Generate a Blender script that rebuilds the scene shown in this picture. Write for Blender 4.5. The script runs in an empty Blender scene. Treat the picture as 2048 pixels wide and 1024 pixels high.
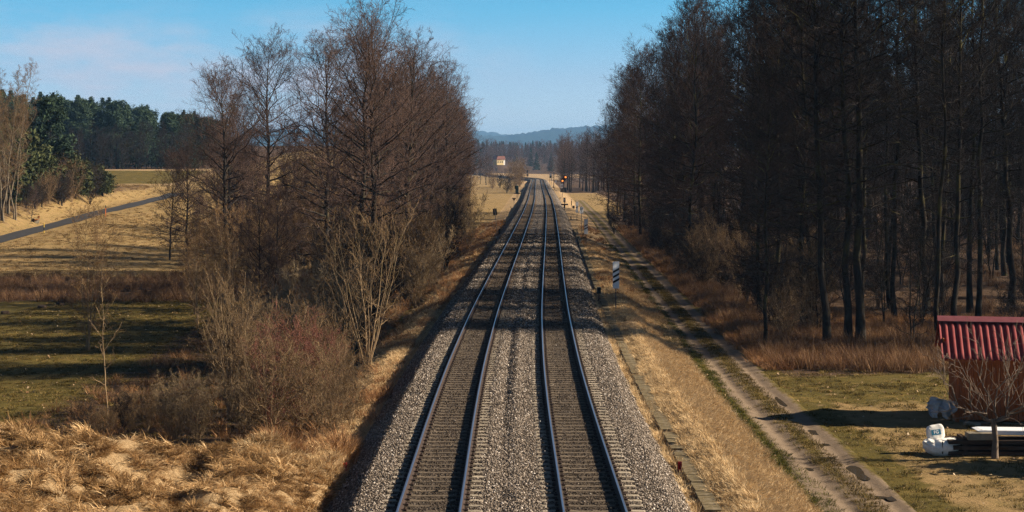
import bpy, math, random
import numpy as np
from mathutils import Vector, Matrix

S = bpy.context.scene
COL = S.collection
rng = np.random.default_rng(7)
random.seed(7)
PI = math.pi

# ------------------------------------------------------------------ camera numbers
F, CX, HY, CH = 3130.0, 1024.0, 327.0, 8.34       # focal length in photo pixels, vanishing column, horizon row, height

def at(px, py, d):                                  # a point seen at a pixel, at a distance
    return np.array([(px - CX) * d / F, d, CH - (py - HY) * d / F])

# ------------------------------------------------------------------ noise
def _hash(ix, iy, seed):
    h = (ix.astype(np.int64) * 374761393 + iy.astype(np.int64) * 668265263 + seed * 1442695041) & 0xffffffff
    h = ((h ^ (h >> 13)) * 1274126177) & 0xffffffff
    return ((h ^ (h >> 16)) & 0xffff) / 65535.0

def vnoise(x, y, seed=0):
    x = np.asarray(x, float); y = np.asarray(y, float)
    ix, iy = np.floor(x), np.floor(y); fx, fy = x - ix, y - iy
    fx = fx * fx * (3 - 2 * fx); fy = fy * fy * (3 - 2 * fy)
    a, b = _hash(ix, iy, seed), _hash(ix + 1, iy, seed)
    c, d = _hash(ix, iy + 1, seed), _hash(ix + 1, iy + 1, seed)
    return (a * (1 - fx) + b * fx) * (1 - fy) + (c * (1 - fx) + d * fx) * fy - 0.5

def fbm(x, y, seed=0, o=4):
    s, a = 0, 1.0
    for k in range(o):
        s = s + a * vnoise(x * 2 ** k, y * 2 ** k, seed + k * 17); a *= 0.5
    return s

def sstep(a, b, x):
    t = np.clip((np.asarray(x, float) - a) / (b - a), 0, 1); return t * t * (3 - 2 * t)

# ------------------------------------------------------------------ the line of the railway and the terrain
_ty = np.array([-40, 37, 52, 66, 88, 117.6, 177.6, 269, 362, 555, 705, 816])
_tx = np.array([0, 0, -.02, .07, .42, 1.1, 2.57, 4.68, 6.5, 9.5, 11.9, 13.7])
_gy = np.arange(-40, 1300.0, 1.0)
_gx = np.interp(_gy, _ty, _tx)
_m = _gy > 816
_gx[_m] = 13.7 + .0165 * (_gy[_m] - 816) - (_gy[_m] - 816) ** 2 / 1800.0
_k = np.exp(-np.linspace(-2.2, 2.2, 37) ** 2); _k /= _k.sum()
_gx = np.convolve(np.pad(_gx, 18, mode='edge'), _k, mode='valid')

def Xc(Y): return np.interp(Y, _gy, _gx)

def bank(X, Y):                                     # the grassy bank beside the bridge abutment
    cz = np.interp(X, [-24, -18, -14.4, -11.6, -10, -8.6, -7.7, -6.3, -5.5, -4.6], [2.2, 1.6, 1.1, .55, .1, -.2, -.15, -.5, -.8, -1.2])
    yc = np.interp(X, [-18, -14, -10, -7.7, -6.3, -5], [43, 44, 45, 47.5, 49.5, 52]) + 1.2 * vnoise(X * .5, Y * 0 + 3, 5)
    z = cz - np.maximum(0, Y - yc) * .62
    z = z - .55 * np.exp(-(((X + 9.0) / 1.1) ** 2 + ((Y - 42.5) / 2.0) ** 2)) + .3 * np.exp(-(((X + 7.2) / .9) ** 2 + ((Y - 44) / 2.5) ** 2))
    rough = sstep(-4.8, -7, X) * sstep(56, 50, Y)
    return z + rough * (.50 * vnoise(X * .95, Y * .7, 3) + .30 * vnoise(X * 2.1, Y * 1.7, 4))

def ground(X, Y, fine=True):
    X = np.asarray(X, float); Y = np.asarray(Y, float)
    u = X - Xc(Y)
    # left of the railway
    zv = np.interp(Y, [0, 130, 300, 900, 1050, 1150, 1300, 1600, 2200, 7500], [-2.5, -2.5, -1.6, -1.0, .2, 1.0, 6, 17, 12, 10])
    zh = np.interp(Y, [0, 140, 160, 185, 218, 262, 300, 330, 440, 520, 700, 1000, 1600, 2200, 7500], [-2.5, -2.5, -2.1, -.6, 1.5, 2.75, 5.0, 6.8, 7.6, 12, 16, 10, 17, 12, 10])
    w = sstep(-28, -55, X)
    zl = zv * (1 - w) + zh * w
    # cut bank on the far side of the asphalt path
    wb = sstep(-60.8, -65, X) * sstep(175, 200, Y) * sstep(300, 250, Y)
    zl = zl + 2.0 * wb
    # shallow stream bed
    zl = zl - .55 * np.exp(-((Y - 131 - 3 * vnoise(X * .06, X * 0, 8)) / 2.6) ** 2) * sstep(-12, -20, X)
    emb = np.interp(u, [-9.0, -8.2, -6.0, -4.4, 0], [0, .06, 1 - .02, 1, 1])
    zleft = zl * (1 - emb) + emb * (-1.2)
    bk = bank(X, Y)
    use = sstep(-4.5, -5.4, u)
    zleft = np.where(bk > zleft, zleft * (1 - use) + bk * use, zleft)
    # right of the railway
    zr = np.interp(Y, [0, 180, 300, 900, 1050, 1150, 1300, 1600, 2200, 7500], [-1.6, -1.6, -1.5, -1.0, .2, 1.0, 6, 17, 12, 10])
    zr = zr + sstep(60, 220, X) * sstep(150, 320, Y) * 9
    embr = np.interp(u, [0, 5.0, 6.3, 8.3, 9.1], [1, 1, .97, .1, 0])
    zright = zr * (1 - embr) + embr * (-.72)
    zright = zright - .07 * (np.exp(-((u - 9.75) / .28) ** 2) + np.exp(-((u - 11.12) / .28) ** 2)) * sstep(400, 250, Y)
    zright = zright + .26 * np.exp(-((u - 6.5) / .7) ** 2) * sstep(170, 90, Y)
    z = np.where(u < 0, zleft, zright)
    z = z + 6.4 * np.exp(-((X + 9) / 13) ** 2 - ((Y - 1152) / 34) ** 2)
    if fine:
        m = sstep(4.3, 6.0, np.abs(u))
        near = sstep(260, 60, Y)
        z = z + m * (.10 * fbm(X * .35, Y * .3, 21, 3) + near * .05 * vnoise(X * 2.2, Y * 2.0, 22)) * np.where(np.abs(u - 10.4) < 1.6, .35, 1)
        z = z + m * sstep(150, 400, Y) * 1.2 * vnoise(X * .02, Y * .012, 23)
    return z

def gz(x, y): return float(ground(np.array([x]), np.array([y]))[0])

def hit(px, py, d0=34.0, d1=1500.0):                # where the ground is seen at a pixel
    d = np.geomspace(d0, d1, 4000)
    X = (px - CX) * d / F; Z = CH - (py - HY) * d / F
    g = ground(X, d)
    i = np.argmax(Z <= g)
    return np.array([X[i], d[i], g[i]])

# ------------------------------------------------------------------ mesh helpers
def mesh_np(name, V, faces, mats=(), parent=None, smooth=False, link=True, attrs=None, fmat=None):
    """faces: list of (n,k) int arrays"""
    me = bpy.data.meshes.new(name)
    V = np.asarray(V, np.float32)
    me.vertices.add(len(V)); me.vertices.foreach_set('co', V.ravel())
    faces = [np.asarray(f, np.int32) for f in faces if len(f)]
    idx = np.concatenate([f.ravel() for f in faces])
    tot = np.concatenate([np.full(len(f), f.shape[1], np.int32) for f in faces])
    st = np.concatenate([[0], np.cumsum(tot)[:-1]]).astype(np.int32)
    me.loops.add(len(idx)); me.loops.foreach_set('vertex_index', idx)
    me.polygons.add(len(tot)); me.polygons.foreach_set('loop_start', st)
    try: me.polygons.foreach_set('loop_total', tot)
    except Exception: pass
    if smooth: me.polygons.foreach_set('use_smooth', np.ones(len(tot), bool))
    if fmat is not None: me.polygons.foreach_set('material_index', np.asarray(fmat, np.int32))
    for k, a in (attrs or {}).items():
        a = np.asarray(a, np.float32)
        if a.ndim == 1:
            at_ = me.attributes.new(k, 'FLOAT', 'POINT'); at_.data.foreach_set('value', a)
        else:
            at_ = me.attributes.new(k, 'FLOAT_COLOR', 'POINT'); at_.data.foreach_set('color', a.ravel())
    for m in (mats if isinstance(mats, (list, tuple)) else [mats]): me.materials.append(m)
    me.update(); me.validate()
    o = bpy.data.objects.new(name, me)
    if link: COL.objects.link(o)
    if parent is not None: o.parent = parent
    return o

class MB:                                           # collects simple shapes into one mesh
    def __init__(s): s.v = []; s.f = []; s.m = []
    def add(s, V, Fs, mi=0):
        b = len(s.v); s.v += [tuple(map(float, p)) for p in V]
        for f in Fs: s.f.append([b + i for i in f]); s.m.append(mi)
        return s
    def box(s, c, d, mi=0, rz=0.0, rx=0.0, ry=0.0, taper=1.0):
        M = Matrix.Rotation(rz, 3, 'Z') @ Matrix.Rotation(ry, 3, 'Y') @ Matrix.Rotation(rx, 3, 'X')
        P = []
        for z in (-.5, .5):
            k = taper if z > 0 else 1
            for x, y in ((-.5, -.5), (.5, -.5), (.5, .5), (-.5, .5)):
                P.append(M @ Vector((x * d[0] * k, y * d[1] * k, z * d[2])) + Vector(c))
        return s.add(P, [(0, 3, 2, 1), (4, 5, 6, 7), (0, 1, 5, 4), (1, 2, 6, 5), (2, 3, 7, 6), (3, 0, 4, 7)], mi)
    def cyl(s, a, b, r, n=10, mi=0, r2=None):
        a, b = Vector(a), Vector(b); t = (b - a).normalized()
        u = t.orthogonal().normalized(); w = t.cross(u); r2 = r if r2 is None else r2
        P = [a + (u * math.cos(2 * PI * k / n) + w * math.sin(2 * PI * k / n)) * r for k in range(n)]
        P += [b + (u * math.cos(2 * PI * k / n) + w * math.sin(2 * PI * k / n)) * r2 for k in range(n)]
        Fs = [(k, (k + 1) % n, n + (k + 1) % n, n + k) for k in range(n)]
        Fs += [tuple(range(n - 1, -1, -1)), tuple(range(n, 2 * n))]
        return s.add(P, Fs, mi)
    def prism(s, poly, y0, y1, mi=0):               # outline in x,z pushed along y
        n = len(poly)
        P = [(x, y0, z) for x, z in poly] + [(x, y1, z) for x, z in poly]
        Fs = [(k, (k + 1) % n, n + (k + 1) % n, n + k) for k in range(n)] + [tuple(range(n - 1, -1, -1)), tuple(range(n, 2 * n))]
        return s.add(P, Fs, mi)
    def build(s, name, mats, parent=None, smooth=False, bevel=0, link=True):
        me = bpy.data.meshes.new(name); me.from_pydata(s.v, [], s.f)
        for m in (mats if isinstance(mats, (list, tuple)) else [mats]): me.materials.append(m)
        me.polygons.foreach_set('material_index', s.m)
        if smooth: me.polygons.foreach_set('use_smooth', [True] * len(me.polygons))
        me.update()
        o = bpy.data.objects.new(name, me)
        if link: COL.objects.link(o)
        if parent is not None: o.parent = parent
        if bevel:
            b = o.modifiers.new('bevel', 'BEVEL'); b.width = bevel; b.segments = 2; b.limit_method = 'ANGLE'
        return o

def tag(o, label=None, cat=None, group=None, kind=None):
    if label: o['label'] = label
    if cat: o['category'] = cat
    if group: o['group'] = group
    if kind: o['kind'] = kind
    return o

def thing(name, label, cat, loc, rz=0.0, group=None):
    o = bpy.data.objects.new(name, None); COL.objects.link(o)
    o.empty_display_size = .3
    o.location = [float(c) for c in loc]; o.rotation_euler = (0, 0, rz)
    return tag(o, label, cat, group)

# ------------------------------------------------------------------ materials
def nmat(name, rough=.85, spec=.25, metal=0.0):
    m = bpy.data.materials.new(name); m.use_nodes = True
    nt = m.node_tree; b = nt.nodes['Principled BSDF']
    b.inputs['Roughness'].default_value = rough
    b.inputs['Specular IOR Level'].default_value = spec
    b.inputs['Metallic'].default_value = metal
    return m, nt, b

def N(nt, t, **kw):
    n = nt.nodes.new(t)
    for k, v in kw.items():
        if k in n.inputs: n.inputs[k].default_value = v
        else: setattr(n, k, v)
    return n

def noise_fac(nt, scale, detail=5, rough=.6, coord='Object', stretch=None, dist=0.0):
    tc = N(nt, 'ShaderNodeTexCoord'); n = N(nt, 'ShaderNodeTexNoise')
    n.inputs['Scale'].default_value = scale; n.inputs['Detail'].default_value = detail
    n.inputs['Roughness'].default_value = rough; n.inputs['Distortion'].default_value = dist
    src = tc.outputs[coord]
    if stretch:
        mp = N(nt, 'ShaderNodeMapping'); mp.inputs['Scale'].default_value = stretch
        nt.links.new(src, mp.inputs[0]); src = mp.outputs[0]
    nt.links.new(src, n.inputs['Vector'])
    return n.outputs['Fac']

def ramp(nt, fac, stops):
    r = N(nt, 'ShaderNodeValToRGB'); e = r.color_ramp.elements
    while len(e) < len(stops): e.new(.5)
    for el, (p, c) in zip(e, stops): el.position = p; el.color = (*c, 1)
    nt.links.new(fac, r.inputs[0]); return r.outputs[0]

def mixc(nt, fac, a, b, mode='MIX'):
    m = N(nt, 'ShaderNodeMix'); m.data_type = 'RGBA'; m.blend_type = mode
    for sock, v in ((m.inputs[0], fac), (m.inputs[6], a), (m.inputs[7], b)):
        if isinstance(v, (int, float)): sock.default_value = v
        elif isinstance(v, tuple): sock.default_value = (*v, 1)
        else: nt.links.new(v, sock)
    return m.outputs[2]

def bump(nt, b, fac, strength=.5, dist=.05):
    n = N(nt, 'ShaderNodeBump'); n.inputs['Strength'].default_value = strength; n.inputs['Distance'].default_value = dist
    nt.links.new(fac, n.inputs['Height']); nt.links.new(n.outputs[0], b.inputs['Normal'])

def simple(name, c1, c2=None, scale=6, rough=.8, spec=.25, metal=0.0, stretch=None, bmp=.0, coord='Object'):
    m, nt, b = nmat(name, rough, spec, metal)
    c2 = c2 or tuple(x * .75 for x in c1)
    f = noise_fac(nt, scale, 6, .65, coord, stretch)
    nt.links.new(ramp(nt, f, [(.32, c2), (.68, c1)]), b.inputs['Base Color'])
    if bmp: bump(nt, b, f, bmp, .02)
    return m

def tinted(name, stops, rough=.9, spec=.15, transl=0.0, rnd=.5):
    """colour from the per-piece attribute 'tint' shifted by the random number of the copy"""
    m, nt, b = nmat(name, rough, spec)
    a = N(nt, 'ShaderNodeAttribute'); a.attribute_name = 'tint'
    oi = N(nt, 'ShaderNodeObjectInfo')
    mm = N(nt, 'ShaderNodeMath', operation='MULTIPLY_ADD'); mm.inputs[1].default_value = rnd; mm.inputs[2].default_value = -rnd / 2
    nt.links.new(oi.outputs['Random'], mm.inputs[0])
    ad = N(nt, 'ShaderNodeMath', operation='ADD'); nt.links.new(a.outputs['Fac'], ad.inputs[0]); nt.links.new(mm.outputs[0], ad.inputs[1])
    col = ramp(nt, ad.outputs[0], stops)
    nt.links.new(col, b.inputs['Base Color'])
    if transl:
        t = N(nt, 'ShaderNodeBsdfTranslucent'); nt.links.new(col, t.inputs[0])
        mx = N(nt, 'ShaderNodeMixShader'); mx.inputs[0].default_value = transl
        out = nt.nodes['Material Output']
        nt.links.new(b.outputs[0], mx.inputs[1]); nt.links.new(t.outputs[0], mx.inputs[2]); nt.links.new(mx.outputs[0], out.inputs[0])
    return m

M = {}
M['straw'] = tinted('straw', [(.0, (.09, .05, .02)), (.38, (.25, .145, .058)), (.75, (.50, .315, .145)), (1, (.78, .56, .31))], transl=.2)
M['straw_short'] = tinted('straw_short', [(.0, (.15, .09, .04)), (.35, (.40, .265, .13)), (.7, (.60, .43, .23)), (1, (.80, .62, .38))], transl=.2)
M['rust_grass'] = tinted('rust_grass', [(.0, (.10, .045, .02)), (.5, (.25, .125, .055)), (1, (.42, .25, .12))], transl=.2)
M['reed'] = tinted('reed', [(.0, (.07, .034, .018)), (.5, (.165, .09, .047)), (1, (.30, .19, .10))], transl=.2)
M['green_grass'] = tinted('green_grass', [(.0, (.03, .026, .006)), (.45, (.08, .061, .014)), (.8, (.18, .122, .036)), (1, (.33, .23, .09))], transl=.2)
M['verge_grass'] = tinted('verge_grass', [(.0, (.03, .034, .006)), (.5, (.085, .085, .014)), (1, (.20, .17, .04))], transl=.2)
M['dead_leaf'] = tinted('dead_leaf', [(.0, (.18, .10, .05)), (.6, (.42, .30, .18)), (1, (.6, .5, .36))])
M['stone'] = tinted('stone', [(.0, (.03, .024, .019)), (.35, (.10, .08, .062)), (.64, (.235, .19, .15)), (.88, (.43, .375, .32)), (1, (.66, .60, .54))], rnd=0)
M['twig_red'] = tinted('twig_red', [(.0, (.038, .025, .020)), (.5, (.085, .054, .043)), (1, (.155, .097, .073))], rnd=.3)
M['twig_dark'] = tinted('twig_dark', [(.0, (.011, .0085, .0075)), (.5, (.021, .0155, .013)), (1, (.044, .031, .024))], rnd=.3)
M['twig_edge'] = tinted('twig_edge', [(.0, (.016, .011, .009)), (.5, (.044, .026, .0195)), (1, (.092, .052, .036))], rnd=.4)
M['twig_pale'] = tinted('twig_pale', [(.0, (.10, .07, .042)), (.5, (.20, .145, .085)), (1, (.33, .25, .155))], rnd=.3)
M['twig_tan'] = tinted('twig_tan', [(.0, (.09, .05, .024)), (.5, (.19, .112, .052)), (1, (.30, .19, .095))], rnd=.3)
M['twig_crimson'] = tinted('twig_crimson', [(.0, (.09, .034, .026)), (.5, (.17, .072, .052)), (1, (.26, .13, .085))], rnd=.3)
M['twig_ochre'] = tinted('twig_ochre', [(.0, (.065, .04, .021)), (.5, (.135, .086, .044)), (1, (.23, .155, .085))], rnd=.3)
M['needle'] = tinted('needle', [(.0, (.016, .03, .018)), (.5, (.032, .055, .03)), (1, (.06, .085, .042))], rnd=.3)
M['needle_warm'] = tinted('needle_warm', [(.0, (.022, .028, .012)), (.5, (.045, .055, .02)), (1, (.085, .085, .03))], rnd=.2)

def bark_mat(name, c1, c2, moss):
    m, nt, b = nmat(name, .95, .1)
    f = noise_fac(nt, 5, 6, .7, 'Object', (1, 1, .25))
    g = noise_fac(nt, .45, 4, .6)
    base = ramp(nt, f, [(.3, c2), (.7, c1)])
    mf = ramp(nt, g, [(.5, (0, 0, 0)), (.68, (1, 1, 1))])
    nt.links.new(mixc(nt, mf, base, moss), b.inputs['Base Color'])
    bump(nt, b, f, .8, .04)
    return m
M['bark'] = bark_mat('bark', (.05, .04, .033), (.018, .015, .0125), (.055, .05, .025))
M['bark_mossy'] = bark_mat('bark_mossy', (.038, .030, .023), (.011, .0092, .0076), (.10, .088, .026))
M['bark_red'] = bark_mat('bark_red', (.26, .10, .07), (.12, .045, .03), (.22, .13, .07))
M['bark_tan'] = bark_mat('bark_tan', (.36, .255, .15), (.15, .10, .056), (.23, .18, .08))
M['bark_birch'] = bark_mat('bark_birch', (.21, .17, .12), (.09, .07, .048), (.16, .135, .07))
M['bark_pale'] = bark_mat('bark_pale', (.46, .40, .32), (.24, .20, .15), (.30, .27, .15))

# ground: blends of real ground covers, driven by where they lie
def ground_mat():
    m, nt, b = nmat('ground_cover', .95, .1)
    tc = N(nt, 'ShaderNodeTexCoord')
    def nz(scale, det=6, rough=.65, stretch=None):
        return noise_fac(nt, scale, det, rough, 'Object', stretch)
    big, mid, fin = nz(.12, 4), nz(.9, 6), nz(9, 8, .75)
    straw = ramp(nt, fin, [(.25, (.14, .088, .04)), (.5, (.34, .23, .12)), (.72, (.52, .38, .22))])
    gf = ramp(nt, fin, [(.25, (.038, .030, .007)), (.5, (.092, .070, .016)), (.78, (.21, .14, .042))])
    gt = ramp(nt, mid, [(.35, (.055, .050, .011)), (.55, (.13, .098, .024)), (.72, (.28, .18, .06))])
    green = mixc(nt, .5, gf, gt)
    gold = mixc(nt, .45, ramp(nt, fin, [(.25, (.14, .09, .036)), (.75, (.37, .255, .115))]), ramp(nt, mid, [(.35, (.15, .115, .038)), (.65, (.35, .23, .105))]))
    litter = ramp(nt, fin, [(.28, (.035, .021, .013)), (.55, (.09, .055, .032)), (.78, (.19, .12, .07))])
    dirt = ramp(nt, fin, [(.3, (.09, .075, .06)), (.7, (.24, .20, .165))])
    z1 = N(nt, 'ShaderNodeAttribute'); z1.attribute_name = 'zones'
    sep = N(nt, 'ShaderNodeSeparateColor'); nt.links.new(z1.outputs['Color'], sep.inputs[0])
    def edge(sock):                                  # ragged edge
        a = N(nt, 'ShaderNodeMath', operation='ADD'); nt.links.new(sock, a.inputs[0])
        s2 = N(nt, 'ShaderNodeMath', operation='MULTIPLY_ADD'); s2.inputs[1].default_value = 1.1; s2.inputs[2].default_value = -.55
        nt.links.new(mid, s2.inputs[0]); nt.links.new(s2.outputs[0], a.inputs[1])
        return ramp(nt, a.outputs[0], [(.38, (0, 0, 0)), (.62, (1, 1, 1))])
    c = mixc(nt, edge(sep.outputs[0]), straw, green)
    c = mixc(nt, edge(sep.outputs[1]), c, gold)
    c = mixc(nt, edge(sep.outputs[2]), c, litter)
    c = mixc(nt, edge(z1.outputs['Alpha']), c, dirt)
    nt.links.new(c, b.inputs['Base Color'])
    mm = N(nt, 'ShaderNodeMath', operation='ADD'); nt.links.new(fin, mm.inputs[0]); nt.links.new(mid, mm.inputs[1])
    bump(nt, b, mm.outputs[0], .9, .12)
    return m
M['ground'] = ground_mat()

# ------------------------------------------------------------------ world, sun, camera, settings
SUN_EL, SUN_AZ = math.radians(28), math.radians(4)       # azimuth measured from +X towards +Y
def make_world():
    w = bpy.data.worlds.new('World'); S.world = w; w.use_nodes = True
    nt = w.node_tree; bg = nt.nodes['Background']
    sky = N(nt, 'ShaderNodeTexSky'); sky.sky_type = 'NISHITA'; sky.sun_disc = False
    sky.sun_elevation = SUN_EL; sky.sun_rotation = math.radians(90) - SUN_AZ
    sky.altitude = 400; sky.air_density = 1.0; sky.dust_density = .4; sky.ozone_density = 3.0
    tc = N(nt, 'ShaderNodeTexCoord'); sp = N(nt, 'ShaderNodeSeparateXYZ'); nt.links.new(tc.outputs['Generated'], sp.inputs[0])
    tint = ramp(nt, sp.outputs[2], [(.0, (.52, .58, .80)), (.03, (.53, .60, .82)), (.055, (.45, .54, .72)), (.10, (.21, .535, .69)), (.2, (.13, .2, .27)), (.5, (.12, .17, .21))])
    col = mixc(nt, 1.0, sky.outputs[0], tint, 'MULTIPLY')
    col = mixc(nt, 1.0, col, (1.84, 1.80, 1.78), 'MULTIPLY')
    mp = N(nt, 'ShaderNodeMapping'); mp.inputs['Scale'].default_value = (15, 15, 46); mp.inputs['Location'].default_value = (3.1, 0, .4)
    nt.links.new(tc.outputs['Generated'], mp.inputs[0])
    n = N(nt, 'ShaderNodeTexNoise'); n.inputs['Scale'].default_value = 1.0; n.inputs['Detail'].default_value = 6; n.inputs['Roughness'].default_value = .55
    nt.links.new(mp.outputs[0], n.inputs['Vector'])
    cf = ramp(nt, n.outputs['Fac'], [(.42, (.0, .0, .0)), (.66, (.85, .85, .85))])
    band = ramp(nt, sp.outputs[2], [(.0, (.2, .2, .2)), (.045, (1, 1, 1)), (.075, (.8, .8, .8)), (.098, (.12, .12, .12))])
    left = ramp(nt, sp.outputs[0], [(.0, (1, 1, 1)), (.02, (0, 0, 0))])
    cf = mixc(nt, 1.0, cf, band, 'MULTIPLY')
    mr = N(nt, 'ShaderNodeMapRange'); mr.inputs['From Min'].default_value = .02; mr.inputs['From Max'].default_value = -.10
    nt.links.new(sp.outputs[0], mr.inputs['Value'])
    cf = mixc(nt, 1.0, cf, mr.outputs[0], 'MULTIPLY')
    col = mixc(nt, cf, col, (5.3, 5.2, 6.0))
    nt.links.new(col, bg.inputs['Color']); bg.inputs['Strength'].default_value = .05
make_world()

sl = bpy.data.lights.new('sun', 'SUN'); sl.energy = 5.0; sl.angle = math.radians(.53); sl.color = (1, .85, .66)
so = bpy.data.objects.new('sun', sl); COL.objects.link(so)
sd = Vector((math.cos(SUN_EL) * math.cos(SUN_AZ), math.cos(SUN_EL) * math.sin(SUN_AZ), math.sin(SUN_EL)))
so.rotation_euler = sd.to_track_quat('Z', 'Y').to_euler(); so.location = (60, 20, 60)

cam = bpy.data.cameras.new('camera'); co = bpy.data.objects.new('camera', cam); COL.objects.link(co)
co.location = (0, 0, CH); co.rotation_euler = (PI / 2, 0, 0)
cam.sensor_width = 36; cam.lens = 36 * F / 2048; cam.shift_y = -(512 - HY) / 2048
cam.clip_start = .5; cam.clip_end = 20000
S.camera = co
S.view_settings.view_transform = 'Standard'; S.view_settings.look = 'None'
S.view_settings.exposure = 1.28; S.view_settings.gamma = 1
try: S.view_settings.use_curve_mapping = False
except Exception: pass
S.render.engine = 'CYCLES'
cy = S.cycles
cy.max_bounces = 5; cy.diffuse_bounces = 2; cy.glossy_bounces = 2; cy.transmission_bounces = 3; cy.volume_bounces = 0; cy.transparent_max_bounces = 4
cy.use_denoising = True
try: cy.denoiser = 'OPENIMAGEDENOISE'
except Exception: pass
try: cy.denoising_prefilter = 'NONE'
except Exception: pass
cy.use_adaptive_sampling = False; cy.adaptive_threshold = .02
cy.sample_clamp_indirect = 3; cy.sample_clamp_direct = 12

# ------------------------------------------------------------------ ground sheet
def grid_faces(nr, nc):
    i = np.arange(nr * nc).reshape(nr, nc)
    return np.stack([i[:-1, :-1], i[:-1, 1:], i[1:, 1:], i[1:, :-1]], -1).reshape(-1, 4)

def build_ground():
    ys = np.concatenate([np.arange(-20, 28, 4), np.arange(28, 60, .3), np.arange(60, 150, .8), np.arange(150, 300, 2), np.arange(300, 1200, 10), np.arange(1200, 9300, 150)])
    up = np.concatenate([np.arange(0, 16, .27), np.arange(16, 36, .7), np.arange(36, 90, 2), np.geomspace(90, 2500, 26)])
    us = np.concatenate([-up[:0:-1], up])
    U, Y = np.meshgrid(us, ys); X = U + Xc(Y)
    Z = ground(X, Y)
    Z = np.where((U > -4.8) & (U < 4.5), np.minimum(Z, np.where(U < 0, -1.3, -.86)), Z)
    # cover: r green, g gold field, b litter, a dirt
    ws = 2.5 * vnoise(X * .12, Y * .12, 31)
    green = sstep(-6.6, -8.6, U) * sstep(50, 56, Y + ws) * sstep(150, 128, Y + 2 * ws)
    green = np.maximum(green, sstep(8.0, 8.7, U) * sstep(140, 60, Y) * .75)
    green = np.maximum(green, .62 * sstep(9, 9.6, U) * sstep(260, 80, Y))
    green = np.maximum(green, .8 * sstep(284, 292, Y) * sstep(334, 330, Y) * sstep(-60, -66, X))
    green = np.maximum(green, .75 * sstep(440, 460, Y) * sstep(700, 600, Y) * sstep(-14, -17, U))
    gold = sstep(140, 156, Y + 2 * ws) * sstep(-7.5, -9, U) + sstep(250, 270, Y) * sstep(8.5, 9.5, U) * sstep(30, 22, X) * sstep(505, 495, Y)
    gold = np.maximum(gold, sstep(68, 63, Y) * sstep(12.0, 13.5, U) * .72)
    gold = np.maximum(gold, sstep(70, 62, Y + ws) * sstep(-14, -19, U) * .5)
    gold = gold * np.where((Y > 284) & (Y < 378) & (X < -62), .0, 1)
    litter = sstep(11.9, 13.2, U) * sstep(71, 75, Y - .25 * (U - 14)) * sstep(310, 290, Y)
    litter = np.maximum(litter, sstep(-9, -11, U) * sstep(122, 126, Y + ws) * sstep(146, 140, Y + ws) * .9)
    litter = np.maximum(litter, sstep(-8.2, -9.2, U) * sstep(-24, -18, X - ws) * sstep(56, 62, Y) * sstep(235, 215, Y) * .85)
    litter = np.maximum(litter, sstep(372, 384, Y) * sstep(1090, 1050, Y) * sstep(-70, -80, X))
    litter = np.maximum(litter, sstep(1085, 1110, Y))
    litter = np.maximum(litter, sstep(24, 30, X) * sstep(290, 300, Y) * sstep(1000, 900, Y))
    litter = np.maximum(litter, sstep(500, 512, Y) * sstep(7.5, 9, U) * sstep(1000, 800, Y))
    litter = np.maximum(litter, .62 * sstep(-61.5, -64, X) * sstep(170, 190, Y) * sstep(292, 272, Y))
    dirt = sstep(5.3, 4.9, np.abs(U)) * .6
    cols = np.stack([np.clip(a, 0, 1) for a in (green, gold, litter, dirt)], -1)
    o = mesh_np('ground', np.stack([X, Y, Z], -1).reshape(-1, 3), [grid_faces(len(ys), len(us))], M['ground'], smooth=True, attrs={'zones': cols.reshape(-1, 4)})
    tag(o, kind='structure')
build_ground()

# ------------------------------------------------------------------ ballast
def bed(u, Y):
    z = np.interp(u, [-5.35, -5.0, -3.95, -3.4, 0, 3.4, 4.0, 4.55, 4.95], [-1.45, -1.05, -.24, -.20, -.20, -.20, -.24, -.56, -.95])
    wob = .5 + .8 * vnoise(Y * .11, Y * 0 + 1, 41)
    z = z + wob * (.13 * np.exp(-((u - .12) / .20) ** 2) - .09 * np.exp(-((u + .27) / .16) ** 2) + .05 * np.exp(-((u + .7) / .14) ** 2)) * sstep(320, 120, Y)
    return z + .035 * vnoise(u * 3.1, Y * 1.7, 42) * sstep(200, 100, Y)

def ballast_mat():
    m, nt, b = nmat('ballast', .95, .1)
    vo = N(nt, 'ShaderNodeTexVoronoi'); vo.inputs['Scale'].default_value = 17
    tc = N(nt, 'ShaderNodeTexCoord'); nt.links.new(tc.outputs['Object'], vo.inputs['Vector'])
    sp = N(nt, 'ShaderNodeSeparateColor'); nt.links.new(vo.outputs['Color'], sp.inputs[0])
    c = ramp(nt, sp.outputs[0], [(.0, (.025, .02, .016)), (.45, (.09, .072, .056)), (.85, (.22, .18, .145)), (1, (.42, .37, .32))])
    br = N(nt, 'ShaderNodeAttribute'); br.attribute_name = 'rust'
    nt.links.new(mixc(nt, br.outputs['Fac'], c, mixc(nt, .8, c, (.04, .029, .02))), b.inputs['Base Color'])
    bump(nt, b, vo.outputs['Distance'], 1.0, .05)
    return m
M['ballast'] = ballast_mat()

def rustiness(u): return np.maximum(np.exp(-((np.abs(u) - 2.0) / 1.0) ** 4), 0)

def build_bed():
    ys = np.concatenate([np.arange(24, 70, .25), np.arange(70, 200, 1.0), np.arange(200, 1180, 8)])
    us = np.linspace(-5.3, 4.95, 88)
    U, Y = np.meshgrid(us, ys)
    P = np.stack([U + Xc(Y), Y, bed(U, Y)], -1).reshape(-1, 3)
    o = mesh_np('ballast_bed', P, [grid_faces(len(ys), len(us))], M['ballast'], smooth=True, attrs={'rust': rustiness(U).ravel()})
    tag(o, kind='structure')
build_bed()

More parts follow.
